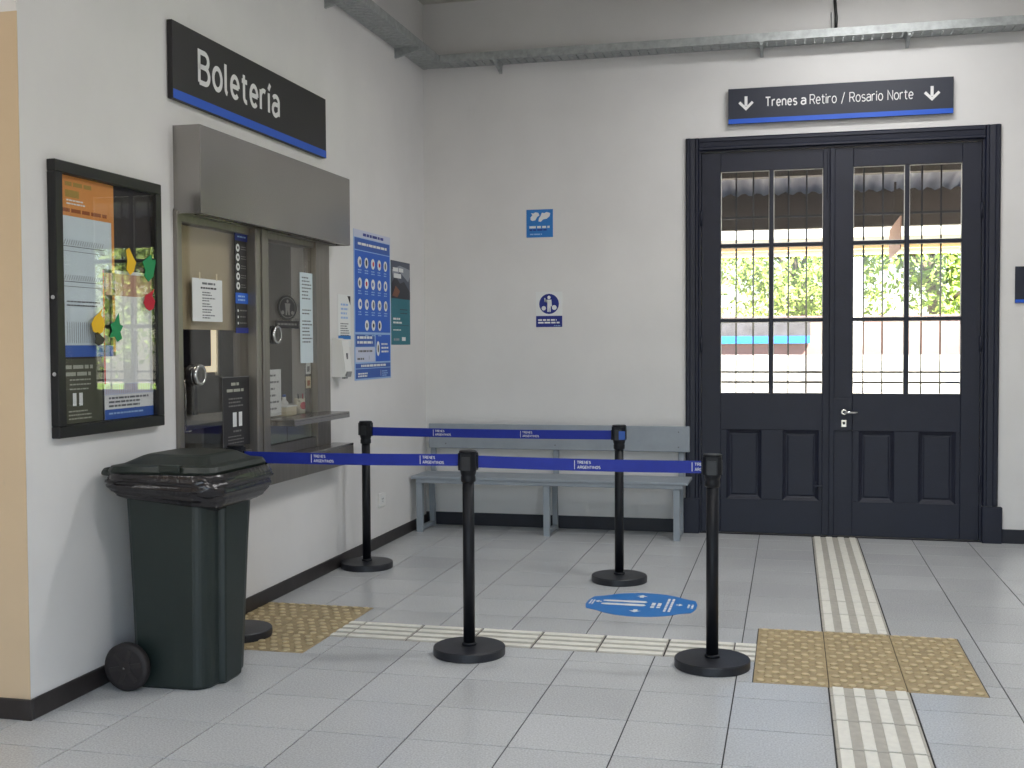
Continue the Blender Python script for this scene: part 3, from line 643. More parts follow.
# counter and shelf
ct = empty('ticket_counter', (.09, -3.03, .73), 'grey steel counter below the ticket window behind the bin', 'counter')
MB().box(0.0, -4.0, .845, .146, -2.005, .86, 'steel', .002).build('counter_top', ct)
MB().box(.134, -4.0, .727, .146, -2.005, .845, ST, .002).build('apron', ct)
for y in (-3.995, -3.04, -2.02): MB().box(0, y, .73, .134, y + .012, .845, ST).build('gusset', ct)
sh = empty('pass_shelf', (.1, -2.65, 1.05), 'narrow steel shelf across the right ticket pane', 'shelf')
MB().box(.013, -3.048, 1.07, .198, -2.20, 1.083, 'steel', .002).build('shelf_plate', sh)
MB().box(.186, -3.048, 1.045, .198, -2.20, 1.07, 'steel').build('front_lip', sh); MB().box(.013, -3.048, 1.045, .186, -3.038, 1.07, 'steel').build('end_lip', sh)
# papers and stickers on the panes
def psheet(name, y0, z0, y1, z1, mat, label, cat, x=-.0035):
    o = MB().box(x, y0, z0, x + .001, y1, z1, mat).build(name, label=label, cat=cat); return o, FL((x + .001, y0, z0), *XW)
o, F = psheet('paper_notice', -3.832, 1.643, -3.515, 1.867, 'paper_white', 'white sheet taped on the left ticket pane', 'notice')
F.lines(.1, .205, .24, 1, .02, .011, 'ink_grey', 1, 0); F.lines(.085, .18, .25, 1, .02, .009, 'ink_dark', 1, 0)
for i in range(5): F.lines(.1, .155 - i * .03, .25, 2, .013, .006, 'ink_grey', 1, .5)
F.build('print', o)
for yy in (-3.76, -3.58): MB().box(-.0035, yy, 1.862, -.002, yy + .012, 1.9, 'carton').build('tape', o)
o, F = psheet('icon_strip', -3.366, 1.585, -3.226, 2.143, 'sticker_black', 'tall dark sticker with white round icons beside the mullion', 'sticker')
F.rect(0, .515, .154, .558, 'sticker_navy', 1); F.rect(0, .165, .154, .225, 'poster_blue_bright', 1); F.rect(0, 0, .154, .03, 'sticker_navy', 1)
for i in range(5): F.disc(.035, .475 - i * .053, .022, 'paper_white', 1, .022); F.disc(.035, .475 - i * .053, .009, 'sticker_black', 2); F.lines(.07, .485 - i * .053, .14, 2, .013, .005, 'sticker_grey', 1)
F.lines(.03, .21, .13, 2, .02, .009, 'poster_blue_edge', 2)
for i in range(3): F.disc(.03, .125 - i * .035, .008, 'paper_white', 1, n=10); F.lines(.05, .13 - i * .035, .14, 1, .02, .007, 'sticker_grey', 1)
F.lines(.03, .542, .13, 1, .02, .008, 'poster_blue_edge', 2); F.build('print', o)
o, F = psheet('pane_sticker', -3.53, .955, -3.212, 1.343, 'sticker_black', 'dark sticker with two white bars low on the left ticket pane', 'sticker')
F.rect(0, 0, .004, .388, 'sticker_grey', 1); F.rect(0, .384, .318, .388, 'sticker_grey', 1); F.lines(.1, .355, .2, 1, .02, .016, 'poster_green_light', 1, 0); F.lines(.05, .32, .25, 1, .02, .016, 'poster_green_light', 1, 0)
F.lines(.07, .27, .24, 3, .02, .008, 'sticker_grey', 1); F.rect(.115, .11, .16, .19, 'paper_white', 1); F.rect(.185, .11, .225, .19, 'paper_white', 1); F.lines(.12, .09, .22, 1, .02, .01, 'sticker_grey', 1, 0); F.lines(.06, .06, .26, 3, .018, .006, 'sticker_grey', 1); F.build('print', o)
o, F = psheet('figure_sticker', -2.865, 1.62, -2.53, 1.665, 'sticker_black', 'round dark figure sticker on the right ticket pane', 'sticker')
F.disc(.17, .125, .135, 'sticker_black', 1, .075, 28); F.disc(.17, .125, .115, 'mesh_grey', 1.4, .064, 28); F.disc(.17, .125, .108, 'sticker_black', 1.8, .060, 28)
F.disc(.17, .165, .015, 'sticker_grey', 2.4, .01); F.poly([(.13, .152), (.21, .152), (.2, .12), (.2, .08), (.18, .08), (.17, .11), (.16, .08), (.14, .08), (.14, .12)], 'sticker_grey', 2.4)
F.disc(.1, .095, .022, 'sticker_grey', 2.4, .012); F.disc(.24, .095, .022, 'sticker_grey', 2.4, .012); F.lines(.03, .03, .3, 1, .02, .012, 'sticker_grey', 1, 0); F.build('print', o)
o, F = psheet('long_paper_notice', -2.51, 1.402, -2.29, 1.975, 'paper_bluish', 'long white paper on the right ticket pane', 'notice')
for q, k in ((.545, 7), (.34, 2), (.27, 7)): F.lines(.03, q, .19, k, .022, .008, 'ink_grey', 1, .4)
F.build('print', o)
# things inside the booth
def mug():
    o = empty('mug', (-.095, -2.28, 1.072), 'cream mug with a red print behind the right ticket pane', 'mug')
    B = MB(); B.lathe([(.052, 1.072), (.056, 1.08), (.056, 1.17), (.052, 1.17), (.051, 1.085)], 26, 'mug_cream', (-.095, -2.28, 0)); B.build('cup', o)
    B = MB().tube([(-.095, -2.335, 1.155), (-.095, -2.365, 1.15), (-.095, -2.37, 1.12), (-.095, -2.335, 1.095)], .006, 'mug_cream', 8); B.build('handle', o)
    B = MB(); n = 12; vs = [(-.095 + .0566 * math.cos(t), -2.28 + .0566 * math.sin(t), 1.125 + .025 * math.sin(p)) for p in [math.pi * (k / 6 - .5) for k in range(7)] for t in [(-1.05) + (q / 6 - .5) * .8 * math.cos(p) for q in range(7)]]
    B.add(vs, [(r * 7 + c, r * 7 + c + 1, r * 7 + c + 8, r * 7 + c + 7) for r in range(6) for c in range(6)], 'mug_red'); B.build('print', o)
    for k in (-1, 0, 1): MB().tube([(-.095 + .02 * k, -2.28, 1.09), (-.095 + .03 * k, -2.28 + .01 * k, 1.2)], .005, ('ink_dark', 'leaf_red', 'poster_blue')[k + 1], 6).build('pen', label=('dark', 'red', 'blue')[k + 1] + ' pen standing in the cream mug', cat='pen')
mug()
MB().box(-.25, -3.045, 1.05, -.035, -2.12, 1.072, 'grey_plastic', .003).build('inner_sill', tw)
dk = MB().box(-.72, -4.75, 1.045, -.26, -.5, 1.072, 'grey_plastic', .004).build('booth_desk', label='grey desk inside the ticket booth', cat='desk')
for yy in (-4.7, -.6): MB().box(-.7, yy, 0, -.3, yy + .04, 1.045, 'grey_plastic').build('desk_leg', dk)
o = MB().box(-.16, -2.60, 1.072, -.06, -2.45, 1.135, 'carton', .004).build('small_carton', label='small cream carton beside the mug in the booth', cat='box'); MB().box(-.165, -2.605, 1.128, -.055, -2.445, 1.137, 'paper_white', .002).build('lid', o)
o = MB().lathe([(.025, 1.072), (.026, 1.15), (.012, 1.165), (.012, 1.185)], 14, 'paper_white', (-.16, -2.42, 0)).build('glue_bottle', label='small white bottle behind the mug in the booth', cat='bottle'); MB().lathe([(.013, 1.185), (.01, 1.2)], 12, 'poster_blue', (-.16, -2.42, 0)).build('cap', o)
for k, (zz, mt) in enumerate(((1.24, 'carton'), (1.33, 'paper_white'))):
    o = MB().box(-.016, -2.405, zz, -.0135, -2.335, zz + .075, mt).build('picture_card', label=('lower', 'upper')[k] + ' small picture card stuck inside the right ticket pane above the mug', cat='card'); FL((-.0134, -2.405, zz), *XW).rect(.015, .015, .055, .05, ('ink_brown', 'ink_grey')[k]).build('print', o)
o, F = psheet('list_sheet', -2.96, 1.09, -2.74, 1.37, 'paper_white', 'white printed sheet low behind the right ticket pane', 'notice', -.03)
F.lines(.03, .25, .19, 6, .04, .012, 'ink_grey', 1, .4); F.build('print', o)
o, F = psheet('card_sheet', -2.985, 1.42, -2.90, 1.60, 'paper_white', 'small white card behind the right speaking grille', 'notice', -.03); F.lines(.01, .16, .07, 5, .03, .008, 'ink_grey', 1); F.build('print', o)
for y, lb, z0, z1 in ((-3.9, 'left', 1.072, 1.34), (-2.99, 'right', 1.072, 1.56)):
    o = MB().tube([(-.03, y + .03, z0), (-.03, y + .03, z1)], .006, 'steel', 8).build('microphone_stand', label=f'thin steel rod under the {lb} speaking grille', cat='stand'); MB().lathe([(.03, z0), (.03, z0 + .008)], 16, 'steel', (-.03, y + .03, 0)).build('base', o)
w2 = empty('window_2', (-1.6, -.9, 1.25), kind='structure'); MB().box(-1.598, -1.02, 1.30, -1.585, -.66, 1.9, 'lit_pane').build('pane', w2)
for r in ((-1.05, 1.27, -1.02, 1.93), (-.66, 1.27, -.63, 1.93)): MB().box(-1.599, r[0], r[1], -1.57, r[2], r[3], 'white_wash').build('window_frame', w2)
o = empty('monitor', (-1.3, -1.45, 1.072), 'dark computer monitor in the ticket booth', 'monitor')
MB().box(-1.32, -1.72, 1.36, -1.28, -1.30, 1.75, 'black_plastic', .006).build('screen', o); MB().box(-1.31, -1.54, 1.0, -1.29, -1.50, 1.36, 'black_plastic').build('stand', o); MB().box(-1.4, -1.62, .985, -1.2, -1.42, 1.0, 'black_plastic').build('foot', o)
MB().box(-1.58, -1.95, 0, -1.0, -1.0, .985, 'booth_paint', .01).build('filing_cabinet', label='grey cabinet carrying the monitor in the ticket booth', cat='cabinet')

# ------------------------------------------------------------------ posters right of the ticket window
ps = MB().box(.001, -1.612, 1.262, .003, -.862, 2.335, 'poster_blue_edge').build('icon_poster', label='tall blue poster with rows of white round icons on the left wall', cat='poster')
F = FL((.003, -1.612, 1.262), *XW)
F.rect(.018, .345, .735, 1.015, 'poster_blue_bright'); F.rect(.018, .935, .735, 1.015, 'poster_blue', 1.5); F.rect(.0, 1.02, .75, 1.073, 'poster_blue_pale', 1); F.lines(.18, 1.055, .6, 1, .02, .02, 'sticker_navy', 2, 0); F.lines(.08, .985, .67, 1, .02, .018, 'paper_white', 2, 0); F.rect(.018, .925, .735, .931, 'poster_blue_edge', 2)
for r in range(4):
    for c in range(5) if r < 3 else (1, 2, 3):
        a, q = .112 + c * .132, .845 - r * .15
        F.disc(a, q, .039, 'paper_white', 2); F.disc(a + random.uniform(-.008, .008), q, .017, random.choice(('ink_dark', 'poster_blue', 'leaf_red', 'ink_grey')), 3, random.uniform(.016, .026), 10); F.lines(a - .035, q - .052, a + .035, 2, .018, .008, 'poster_blue_edge', 2)
F.rect(.018, .24, .4, .328, 'poster_blue'); F.lines(.05, .315, .37, 2, .035, .018, 'paper_white', 2, .05); F.rect(.018, .13, .4, .236, 'poster_blue_pale'); F.lines(.07, .215, .35, 1, .02, .014, 'ink_grey', 2, 0); F.lines(.05, .16, .18, 1, .02, .014, 'ink_grey', 2, 0); F.rect(.28, .145, .286, .175, 'ink_grey', 2)
F.rect(.42, .13, .735, .328, 'poster_blue_bright'); F.disc(.47, .225, .035, 'paper_white', 2, .055); F.disc(.47, .225, .012, 'ink_dark', 3, .03); F.lines(.54, .265, .7, 3, .028, .013, 'paper_white', 2, .2)
F.rect(.018, .085, .735, .118, 'poster_blue'); F.lines(.12, .11, .63, 1, .02, .016, 'paper_white', 2, 0); F.rect(.018, .012, .735, .08, 'poster_blue'); F.lines(.06, .052, .26, 2, .018, .011, 'paper_white', 2, .2); F.rect(.52, .02, .526, .066, 'paper_white', 2); F.lines(.55, .06, .68, 3, .016, .008, 'poster_blue_edge', 2); F.build('print', ps)
ps = MB().box(.001, -.845, 1.515, .003, -.4, 2.168, 'poster_teal').build('travel_poster', label='teal poster with a cloudy mountain picture beside the blue icon poster', cat='poster')
F = FL((.003, -.845, 1.515), *XW); F.rect(0, .36, .445, .653, 'poster_sky'); F.poly([(0, .36), (.445, .36), (.445, .42), (.3, .5), (.2, .48), (.1, .54), (0, .47)], 'poster_dark', 2)
F.poly([(.05, .52), (.2, .57), (.4, .5), (.445, .55), (.445, .6), (.2, .62), (.02, .58)], 'poster_cloud', 2); F.poly([(.02, .38), (.14, .37), (.2, .42), (.1, .46)], 'poster_brown', 3)
F.lines(.04, .6, .28, 1, .03, .03, 'paper_white', 3, 0); F.lines(.06, .555, .24, 1, .02, .035, 'paper_white', 3, 0)
F.lines(.04, .21, .2, 1, .02, .016, 'paper_white', 1, 0); F.lines(.04, .18, .25, 1, .02, .014, 'paper_white', 1, 0); F.rect(.02, .15, .42, .153, 'poster_dark', 1); F.lines(.04, .12, .22, 1, .02, .009, 'paper_white', 1, 0)
F.lines(.05, .05, .18, 1, .02, .018, 'poster_cloud', 1, 0); F.rect(.24, .03, .33, .06, 'paper_white', 1); F.lines(.2, .28, .4, 2, .03, .006, 'poster_dark', 1); F.build('print', ps)
ps = MB().box(.001, -1.905, 1.50, .002, -1.68, 1.862, 'paper_white').build('small_note', label='small white note with a dark folded corner behind the dispenser', cat='notice')
F = FL((.002, -1.905, 1.50), *XW); F.poly([(.17, .355), (.225, .355), (.225, .29)], 'ink_dark'); F.lines(.05, .3, .19, 4, .03, .014, 'poster_blue_edge', 1, .3); F.lines(.04, .165, .2, 6, .016, .007, 'ink_grey', 1, .4); F.rect(0, .055, .225, .08, 'sticker_blue'); F.build('print', ps)
sdp = empty('soap_dispenser', (.05, -1.965, 1.29), 'white soap dispenser mounted between the ticket window and the blue poster', 'dispenser')
B = MB(); B.prism([(.002, -2.02, 1.30), (.085, -2.02, 1.30), (.1, -2.02, 1.34), (.075, -2.02, 1.545), (.03, -2.02, 1.56), (.002, -2.02, 1.56)], (0, .115, 0), 'white_plastic'); B.build('housing', sdp)
B = MB(); B.prism([(.0885, -2.0, 1.31), (.1, -2.0, 1.336), (.108, -2.0, 1.336), (.1, -2.0, 1.30)], (0, .075, 0), 'grey_plastic'); B.box(.06, -1.99, 1.288, .085, -1.94, 1.301, 'grey_plastic', .003); B.build('push_lever', sdp)
B = MB().box(.079, -1.975, 1.42, .092, -1.955, 1.46, 'ink_grey'); B.build('level_window', sdp)
so = MB().box(.0, -1.166, .295, .01, -1.022, .402, 'white_plastic', .003).build('wall_socket', label='white power socket low on the left wall by the rear post', cat='socket')
MB().box(.0102, -1.13, .32, .0125, -1.058, .377, 'paper_white', .001).build('socket_insert', so)
B = MB()
for dy, dz in ((-.012, .008), (.012, .008), (0, -.012)): B.box(.0126, -1.094 + dy - .003, .3485 + dz - .006, .0135, -1.094 + dy + .003, .3485 + dz + .006, 'ink_dark')
B.build('socket_slot', so)

# ------------------------------------------------------------------ bench
bn = empty('bench', (1.12, -.25, 0), 'long light grey painted wooden bench against the back wall', 'bench')
yy = -.462
for k in range(4):
    MB().box(.02 + .0 * k, yy, .432, 2.236, yy + .094, .456, 'bench_grey', .004).build('seat_slat', bn); yy += .1
MB().box(.05, -.085, .65, 2.218, -.057, .855, 'bench_grey', .005).build('backrest', bn)
for x in (.08, 1.13, 2.148):
    MB().prism([(x - .024, -.44, .43), (x - .024, -.388, .43), (x - .024, -.395, .0), (x - .024, -.433, .0)], (.048, 0, 0), 'bench_grey').build('leg', bn)
    MB().prism([(x - .02, -.13, .43), (x - .02, -.085, .43), (x - .02, -.05, .0), (x - .02, -.095, .0)], (.04, 0, 0), 'bench_grey').build('leg', bn)
    MB().box(x - .02, -.4, .012, x + .02, -.085, .042, 'bench_grey', .003).build('foot_rail', bn)
    MB().box(x - .02, -.44, .395, x + .02, -.07, .432, 'bench_grey', .003).build('seat_bearer', bn)
    MB().box(x - .022, -.057, .40, x + .022, -.03, .84, 'bench_grey', .003).build('back_support', bn)
MB().box(.06, -.455, .40, 2.2, -.44, .432, 'bench_grey', .003).build('front_rail', bn)
for x in (.2, 1.13, 2.13):
    for z in (.69, .81): MB().lathe([(.006, 0), (.006, -.003)], 8, 'ink_grey', (x, -.085, z), 'y').build('screw_head', bn)

# ------------------------------------------------------------------ barrier posts and belts
def post():
    o = empty('barrier_post', (0, 0, 0))
    MB().lathe([(.173, 0), (.176, .003), (.176, .038), (.1725, .042), (.034, .047)], 80, 'post_base', smooth=False).build('base', o)
    MB().lathe([(.036, .047), (.036, .056), (.03, .06)], 24, 'post_black').build('collar', o)
    MB().lathe([(.0285, .05), (.0285, .90)], 28, 'post_black').build('pole', o)
    h = MB().lathe([(.031, .845), (.036, .85), (.036, .872), (.033, .878), (.036, .884), (.043, .915), (.043, .92)], 28, 'post_black').build('head', o)
    B = MB(); s0 = .043
    B.loft([[(s0 * a, s0 * c, z) for a, c in ((-1, -.62), (-.62, -1), (.62, -1), (1, -.62), (1, .62), (.62, 1), (-.62, 1), (-1, .62))] for z in (.905, .988)], 'post_black', False)
    B.lathe([(.044, .988), (.044, .995), (.04, .999)], 28, 'post_black'); B.build('belt_cassette', h)
    for k in range(4):
        a = math.pi / 2 * k; cx, cy = math.cos(a) * .044, math.sin(a) * .044
        wx, wy = abs(math.sin(a)) * .019 + .0015, abs(math.cos(a)) * .019 + .0015
        MB().box(cx - wx, cy - wy, .905, cx + wx, cy + wy, .97, 'post_base').build('belt_slot', h)
    return o
PP = post()
posts = [(.192, -1.90, 'black barrier post close to the left wall, rear row under the counter end'), (1.468, -3.83, 'middle black barrier post of the front belt row'), (1.935, -1.98, 'black barrier post in front of the bench with the blue belt clip'),
         (2.64, -3.79, 'black barrier post at the right end of the front belt'), (.192, -3.76, 'black barrier post mostly hidden behind the green bin')]
for i, (x, y, lb) in enumerate(posts):
    o = PP if i == 0 else copy_tree(PP)
    o.location = (x, y, 0); tag(o, lb, 'barrier post', 'barrier posts')
def belt(p, q, z0, z1, texts, label, sag=.004):
    p, q = Vector(p), Vector(q); d = (q - p); Ln = d.length; d.normalize(); nrm = Vector((d.y, -d.x, 0))
    p = p + d * .0475; q = q - d * .0475; Ln -= .095; n = 24; rows = []
    zf = lambda t: z0 + (z1 - z0) * t - sag * 4 * t * (1 - t)
    B = MB(); vs = []; fs = []
    for i in range(n + 1):
        t = i / n; c = p + d * (Ln * t); z = zf(t)
        for s_, h_ in ((1, -.029), (1, .029), (-1, .029), (-1, -.029)): vs.append(c + nrm * (.0009 * s_) + Vector((0, 0, z + h_)))
    for i in range(n):
        k = i * 4
        for a in range(4): fs.append((k + a, k + (a + 1) % 4, k + 4 + (a + 1) % 4, k + 4 + a))
    B.add(vs, fs, 'belt_blue'); o = B.build('barrier_belt', label=label, cat='belt', group='barrier belts')
    for tx in texts:
        t = tx / Ln; base = p + d * tx + nrm * .0012; zc = zf(t + .03)
        F = FL((base.x, base.y, zc), (d.x, d.y, 0), (0, 0, 1))
        full = tx + .13 < Ln                                   # the last print runs into the post head
        F.rect(0, -.021, .003, .021, 'sign_white', .5); F.text('TRENES' if full else 'TRE', .014, .005, .066 if full else .033, .0145, 'sign_white', .5, .13); F.text('ARGENTINOS' if full else 'ARG', .014, -.0185, .112 if full else .033, .0145, 'sign_white', .5, .13)
        F.build('lettering', o)
    for e, c in ((p, -1), (q, 1)):
        B = MB(); c0 = e - d * .004 * c; B.prism([c0 + nrm * .004 + Vector((0, 0, (z0 if c < 0 else z1) - .032)), c0 - nrm * .004 + Vector((0, 0, (z0 if c < 0 else z1) - .032)), c0 - nrm * .004 + Vector((0, 0, (z0 if c < 0 else z1) + .032)), c0 + nrm * .004 + Vector((0, 0, (z0 if c < 0 else z1) + .032))], d * .01 * c, 'post_black'); B.build('belt_end', o)
    return o
belt((.192, -3.76, 0), (1.468, -3.83, 0), .938, .952, (.386, .979), 'blue belt between the bin and the middle front post')
belt((1.468, -3.83, 0), (2.64, -3.79, 0), .946, .938, (.475, 1.03), 'blue belt between the middle and right front posts')
belt((.192, -1.90, 0), (1.935, -1.98, 0), .930, .934, (.44, 1.045), 'rear blue belt in front of the bench')
MB().box(1.94, -2.0295, .908, 1.98, -2.0255, .962, 'poster_blue', .002).build('belt_clip', label='small blue belt clip on the post before the bench', cat='clip')

# floor sticker
fs_ = MB().prism([(2.155 + a, -2.60 + c, 0.0004) for a, c in [((.30 * math.cos(t)), .30 * math.sin(t)) if abs(math.cos(t)) < .8 else ((.318 + .0 * t) * math.copysign(1, math.cos(t)) * (abs(math.cos(t)) ** .35 if abs(math.sin(t)) > .25 else 1.0), .30 * math.sin(t) * (.9)) for t in [2 * math.pi * i / 64 for i in range(64)]]], (0, 0, .0012), 'sticker_blue').build('floor_sticker', label='blue oval distance sticker with white footprints on the floor', cat='floor sticker')
F = FL((2.155, -2.60, .0016), (1, 0, 0), (0, 1, 0))
def foot(a, c):
    F.poly([(a - .13, c - .012), (a - .10, c - .022), (a - .02, c - .02), (a + .05, c - .026), (a + .115, c - .024), (a + .13, c), (a + .115, c + .024), (a + .05, c + .026), (a - .02, c + .02), (a - .10, c + .022), (a - .13, c + .012)], 'paper_white', 1)
foot(-.1, .058); foot(-.1, -.025)
for a, c, k in ((-.02, .2, 1), (-.015, -.165, -1)): F.poly([(a - .012, c - .03 * k), (a + .012, c - .03 * k), (a + .012, c), (a + .035, c), (a, c + .04 * k), (a - .035, c), (a - .012, c)], 'paper_white', 1)
for a, k in ((-.252, -1), (.215, 1)): F.poly([(a - .016 * k, .018), (a - .016 * k, .034), (a, .034), (a, .055), (a + .022 * k, .026), (a, -.003), (a, .018)], 'paper_white', 1)
G = FL((2.155, -2.60, .0016), (0, -1, 0), (1, 0, 0))
G.lines(-.05, .115, .08, 2, .034, .022, 'paper_white', 1, .1); G.lines(-.17, .18, .16, 2, .026, .014, 'paper_white', 1, .05); G.lines(-.05, .3, .06, 2, .022, .012, 'paper_white', 1); G.lines(-.06, -.278, .07, 2, .016, .009, 'paper_white', 1)
F.build('print', fs_); G.build('print', fs_)

# ------------------------------------------------------------------ wheelie bin with its bag
bi = empty('wheelie_bin', (.35, -4.51, 0), 'dark green two wheeled rubbish bin by the notice case', 'rubbish bin')
def section(x0, x1, y0, y1, z):
    pts = [(x0, y0 + .03), (x0 + .012, y0 + .01), (x0 + .03, y0)]
    half = [(x1 - .17, y0), (x1 - .115, y0 + .002)] + [(x1 - .095 + .075 * math.sin(a), y0 + .077 - .075 * math.cos(a)) for a in [math.radians(10 * k) for k in range(1, 9)]]
    half += [(x1 - .018, y0 + .085), (x1 - .017, y0 + .115), (x1 - .008, y0 + .122), (x1 + .006, y0 + .13), (x1 + .01, y0 + .14)]
    pts += half + [(px, y0 + y1 - py) for px, py in half[::-1]] + [(x0 + .03, y1), (x0 + .012, y1 - .01), (x0, y1 - .03)]
    return [(px, py, z) for px, py in pts]
loops = []
for t, z in ((0, .012), (.03, .03), (.3, .3), (.6, .6), (.97, .88), (1, .9)):
    loops.append(section(.16 - .012 * t, .53 + .035 * t, -4.68 - .045 * t, -4.265 + .04 * t, z))
loops.insert(0, section(.17, .52, -4.67, -4.275, 0.0))
MB().loft(loops, 'bin_green', False).build('body', bi)
MB().loft([section(.12, .585, -4.745, -4.215, .9), section(.12, .59, -4.75, -4.21, .935)], 'bin_lid', False).build('rim', bi)
# lid
ld = MB()
def rr(x0, x1, y0, y1, r, z, n=5):
    out = []
    for cx, cy, a0 in ((x1 - r, y0 + r, -90), (x1 - r, y1 - r, 0), (x0 + r, y1 - r, 90), (x0 + r, y0 + r, 180)):
        for k in range(n): a = math.radians(a0 + 90 * k / (n - 1)); out.append((cx + r * math.cos(a), cy + r * math.sin(a), z))
    return out
ld.loft([rr(.085, .60, -4.765, -4.215, .06, .955), rr(.08, .605, -4.77, -4.21, .06, .972), rr(.09, .595, -4.76, -4.22, .06, .992), rr(.13, .55, -4.72, -4.26, .05, .999), rr(.19, .51, -4.66, -4.32, .05, 1.03), rr(.21, .49, -4.64, -4.34, .04, 1.036)], 'bin_lid', False)
L_ = ld.build('lid', bi)
B = MB(); B.box(.36, -4.786, .972, .46, -4.77, 1.0, 'bin_lid', .004); B.box(.36, -4.786, .995, .46, -4.755, 1.004, 'bin_lid', .003); B.build('lid_grip', L_)
MB().tube([(.1, -4.72, .955), (.055, -4.72, .96), (.05, -4.70, .965), (.05, -4.27, .965), (.055, -4.25, .96), (.1, -4.25, .955)], .014, 'bin_lid', 10).build('handle', bi)
MB().tube([(.165, -4.75, .108), (.165, -4.22, .108)], .011, 'rubber', 10).build('axle', bi)
for y, sgn in ((-4.735, -1), (-4.235, 1)):
    B = MB(); B.lathe([(.075, -.018), (.098, -.022), (.106, -.012), (.106, .012), (.098, .022), (.075, .018)], 36, 'rubber', (.165, y, .107), 'y'); w = B.build('wheel', bi)
    B = MB(); B.lathe([(.028, -.026), (.028, .026)], 20, 'wheel_hub', (.165, y, .107), 'y')
    for k in range(6):
        a = math.pi / 3 * k + .2; u_ = Vector((math.cos(a), 0, math.sin(a))); v_ = Vector((-math.sin(a), 0, math.cos(a))) * .01; c = Vector((.165, y, .107))
        B.prism([c + u_ * .02 + v_ - Vector((0, .021, 0)), c + u_ * .078 + v_ - Vector((0, .021, 0)), c + u_ * .078 - v_ - Vector((0, .021, 0)), c + u_ * .02 - v_ - Vector((0, .021, 0))], (0, .042, 0), 'wheel_hub')
    B.build('hub', w)
MB().lathe([(.006, -.03), (.004, -.034)], 8, 'chrome', (.165, -4.735, .107), 'y').build('axle_pin', bi)
# bag hanging over the rim
nb, mb_ = 240, 26; loops = []
for j in range(mb_):
    t = j / (mb_ - 1)
    base = rr(.085, .605, -4.77, -4.20, .10, 0, nb // 4); ring = []
    for i, (x, y, _) in enumerate(base):
        c = Vector((.345, -4.485, 0)); dn = (Vector((x, y, 0)) - c).normalized(); ang = math.atan2(dn.y, dn.x)
        cx, cy = math.cos(ang), math.sin(ang)
        side = max(0, cx) ** 2                                   # fuller on the room side
        bulge = (.026 + .03 * side) * math.sin(math.pi * min(1, .08 + t * .95)) ** .6
        f1 = noise.noise(Vector((cx * 2.2, cy * 2.2, t * 7 + 2 * cx))) * .020        # long horizontal folds
        f2 = noise.noise(Vector((cx * 5, cy * 5, t * 17 + 4 * cy))) * .011
        f3 = noise.noise(Vector((x * 40, y * 40, t * 26))) * .005
        low = .83 + .025 * noise.noise(Vector((cx * 2.5, cy * 2.5, 3))) - .03 * side - .02 * max(0, cx) * max(0, cy) + .035 * max(0, -cx)
        z = .962 + (low - .962) * t + noise.noise(Vector((cx * 4, cy * 4, t * 9))) * .010 * (t > 0)
        r_ = dn * (bulge + (f1 + f2 + f3) * min(1, t * 4) - .05 * t ** 3); ring.append((x + r_.x, y + r_.y, z))
    loops.append(ring)
inner = [(x + (.345 - x) * .07, y + (-4.485 - y) * .07, z + .012) for x, y, z in loops[-1]]
MB().loft([inner] + loops[::-1], 'bin_bag', True, False, False).build('bin_bag', label='crumpled black plastic liner hanging over the rim of the bin', cat='bin bag')

# ------------------------------------------------------------------ ceiling lamps (out of frame)
def lamp(x, y, key, rot, where):
    o = empty('ceiling_lamp', (x, y, 4.22), f'white twin tube ceiling lamp {where}', 'ceiling lamp', 'ceiling lamps')
    hx, hy = (.62, .14) if not rot else (.14, .62)
    MB().box(x - hx, y - hy, 4.27, x + hx, y + hy, 4.35, 'lamp_white', .01).build('housing', o)
    for k in (-.07, .07):
        p, q = ((x - .58, y + k, 4.245), (x + .58, y + k, 4.245)) if not rot else ((x + k, y - .58, 4.245), (x + k, y + .58, 4.245))
        MB().tube([p, q], .016, 'tube', 10).build('tube', o)
    ld_ = bpy.data.lights.new('lamp_light', 'AREA'); ld_.shape = 'RECTANGLE'; ld_.size = 1.16 if not rot else .22; ld_.size_y = .22 if not rot else 1.16
    ld_.energy = LAMP_POWER[key]; ld_.color = (1.0, 0.995, 0.995)
    lo = bpy.data.objects.new('lamp_light', ld_); COL.objects.link(lo); lo.location = (0, 0, 0); lo.parent = o
lamp(3.6, -1.2, 'a', False, 'above the double door')
lamp(3.6, -3.1, 'b', False, 'over the middle of the hall'); lamp(3.3, -6.4, 'c', False, 'over the front of the hall'); lamp(-1.3, -7.4, 'd', True, 'over the left bay of the hall')
bl = bpy.data.lights.new('booth_light', 'AREA'); bl.size = .5; bl.energy = 10; bl.color = (1, .93, .8)
o = empty('booth_lamp', (-.8, -4.1, 2.62), 'small square ceiling lamp inside the ticket booth', 'ceiling lamp'); MB().box(-1.1, -4.4, 2.63, -.5, -3.8, 2.70, 'lamp_white', .01).build('housing', o)
lo = bpy.data.objects.new('booth_light', bl); COL.objects.link(lo); lo.parent = o

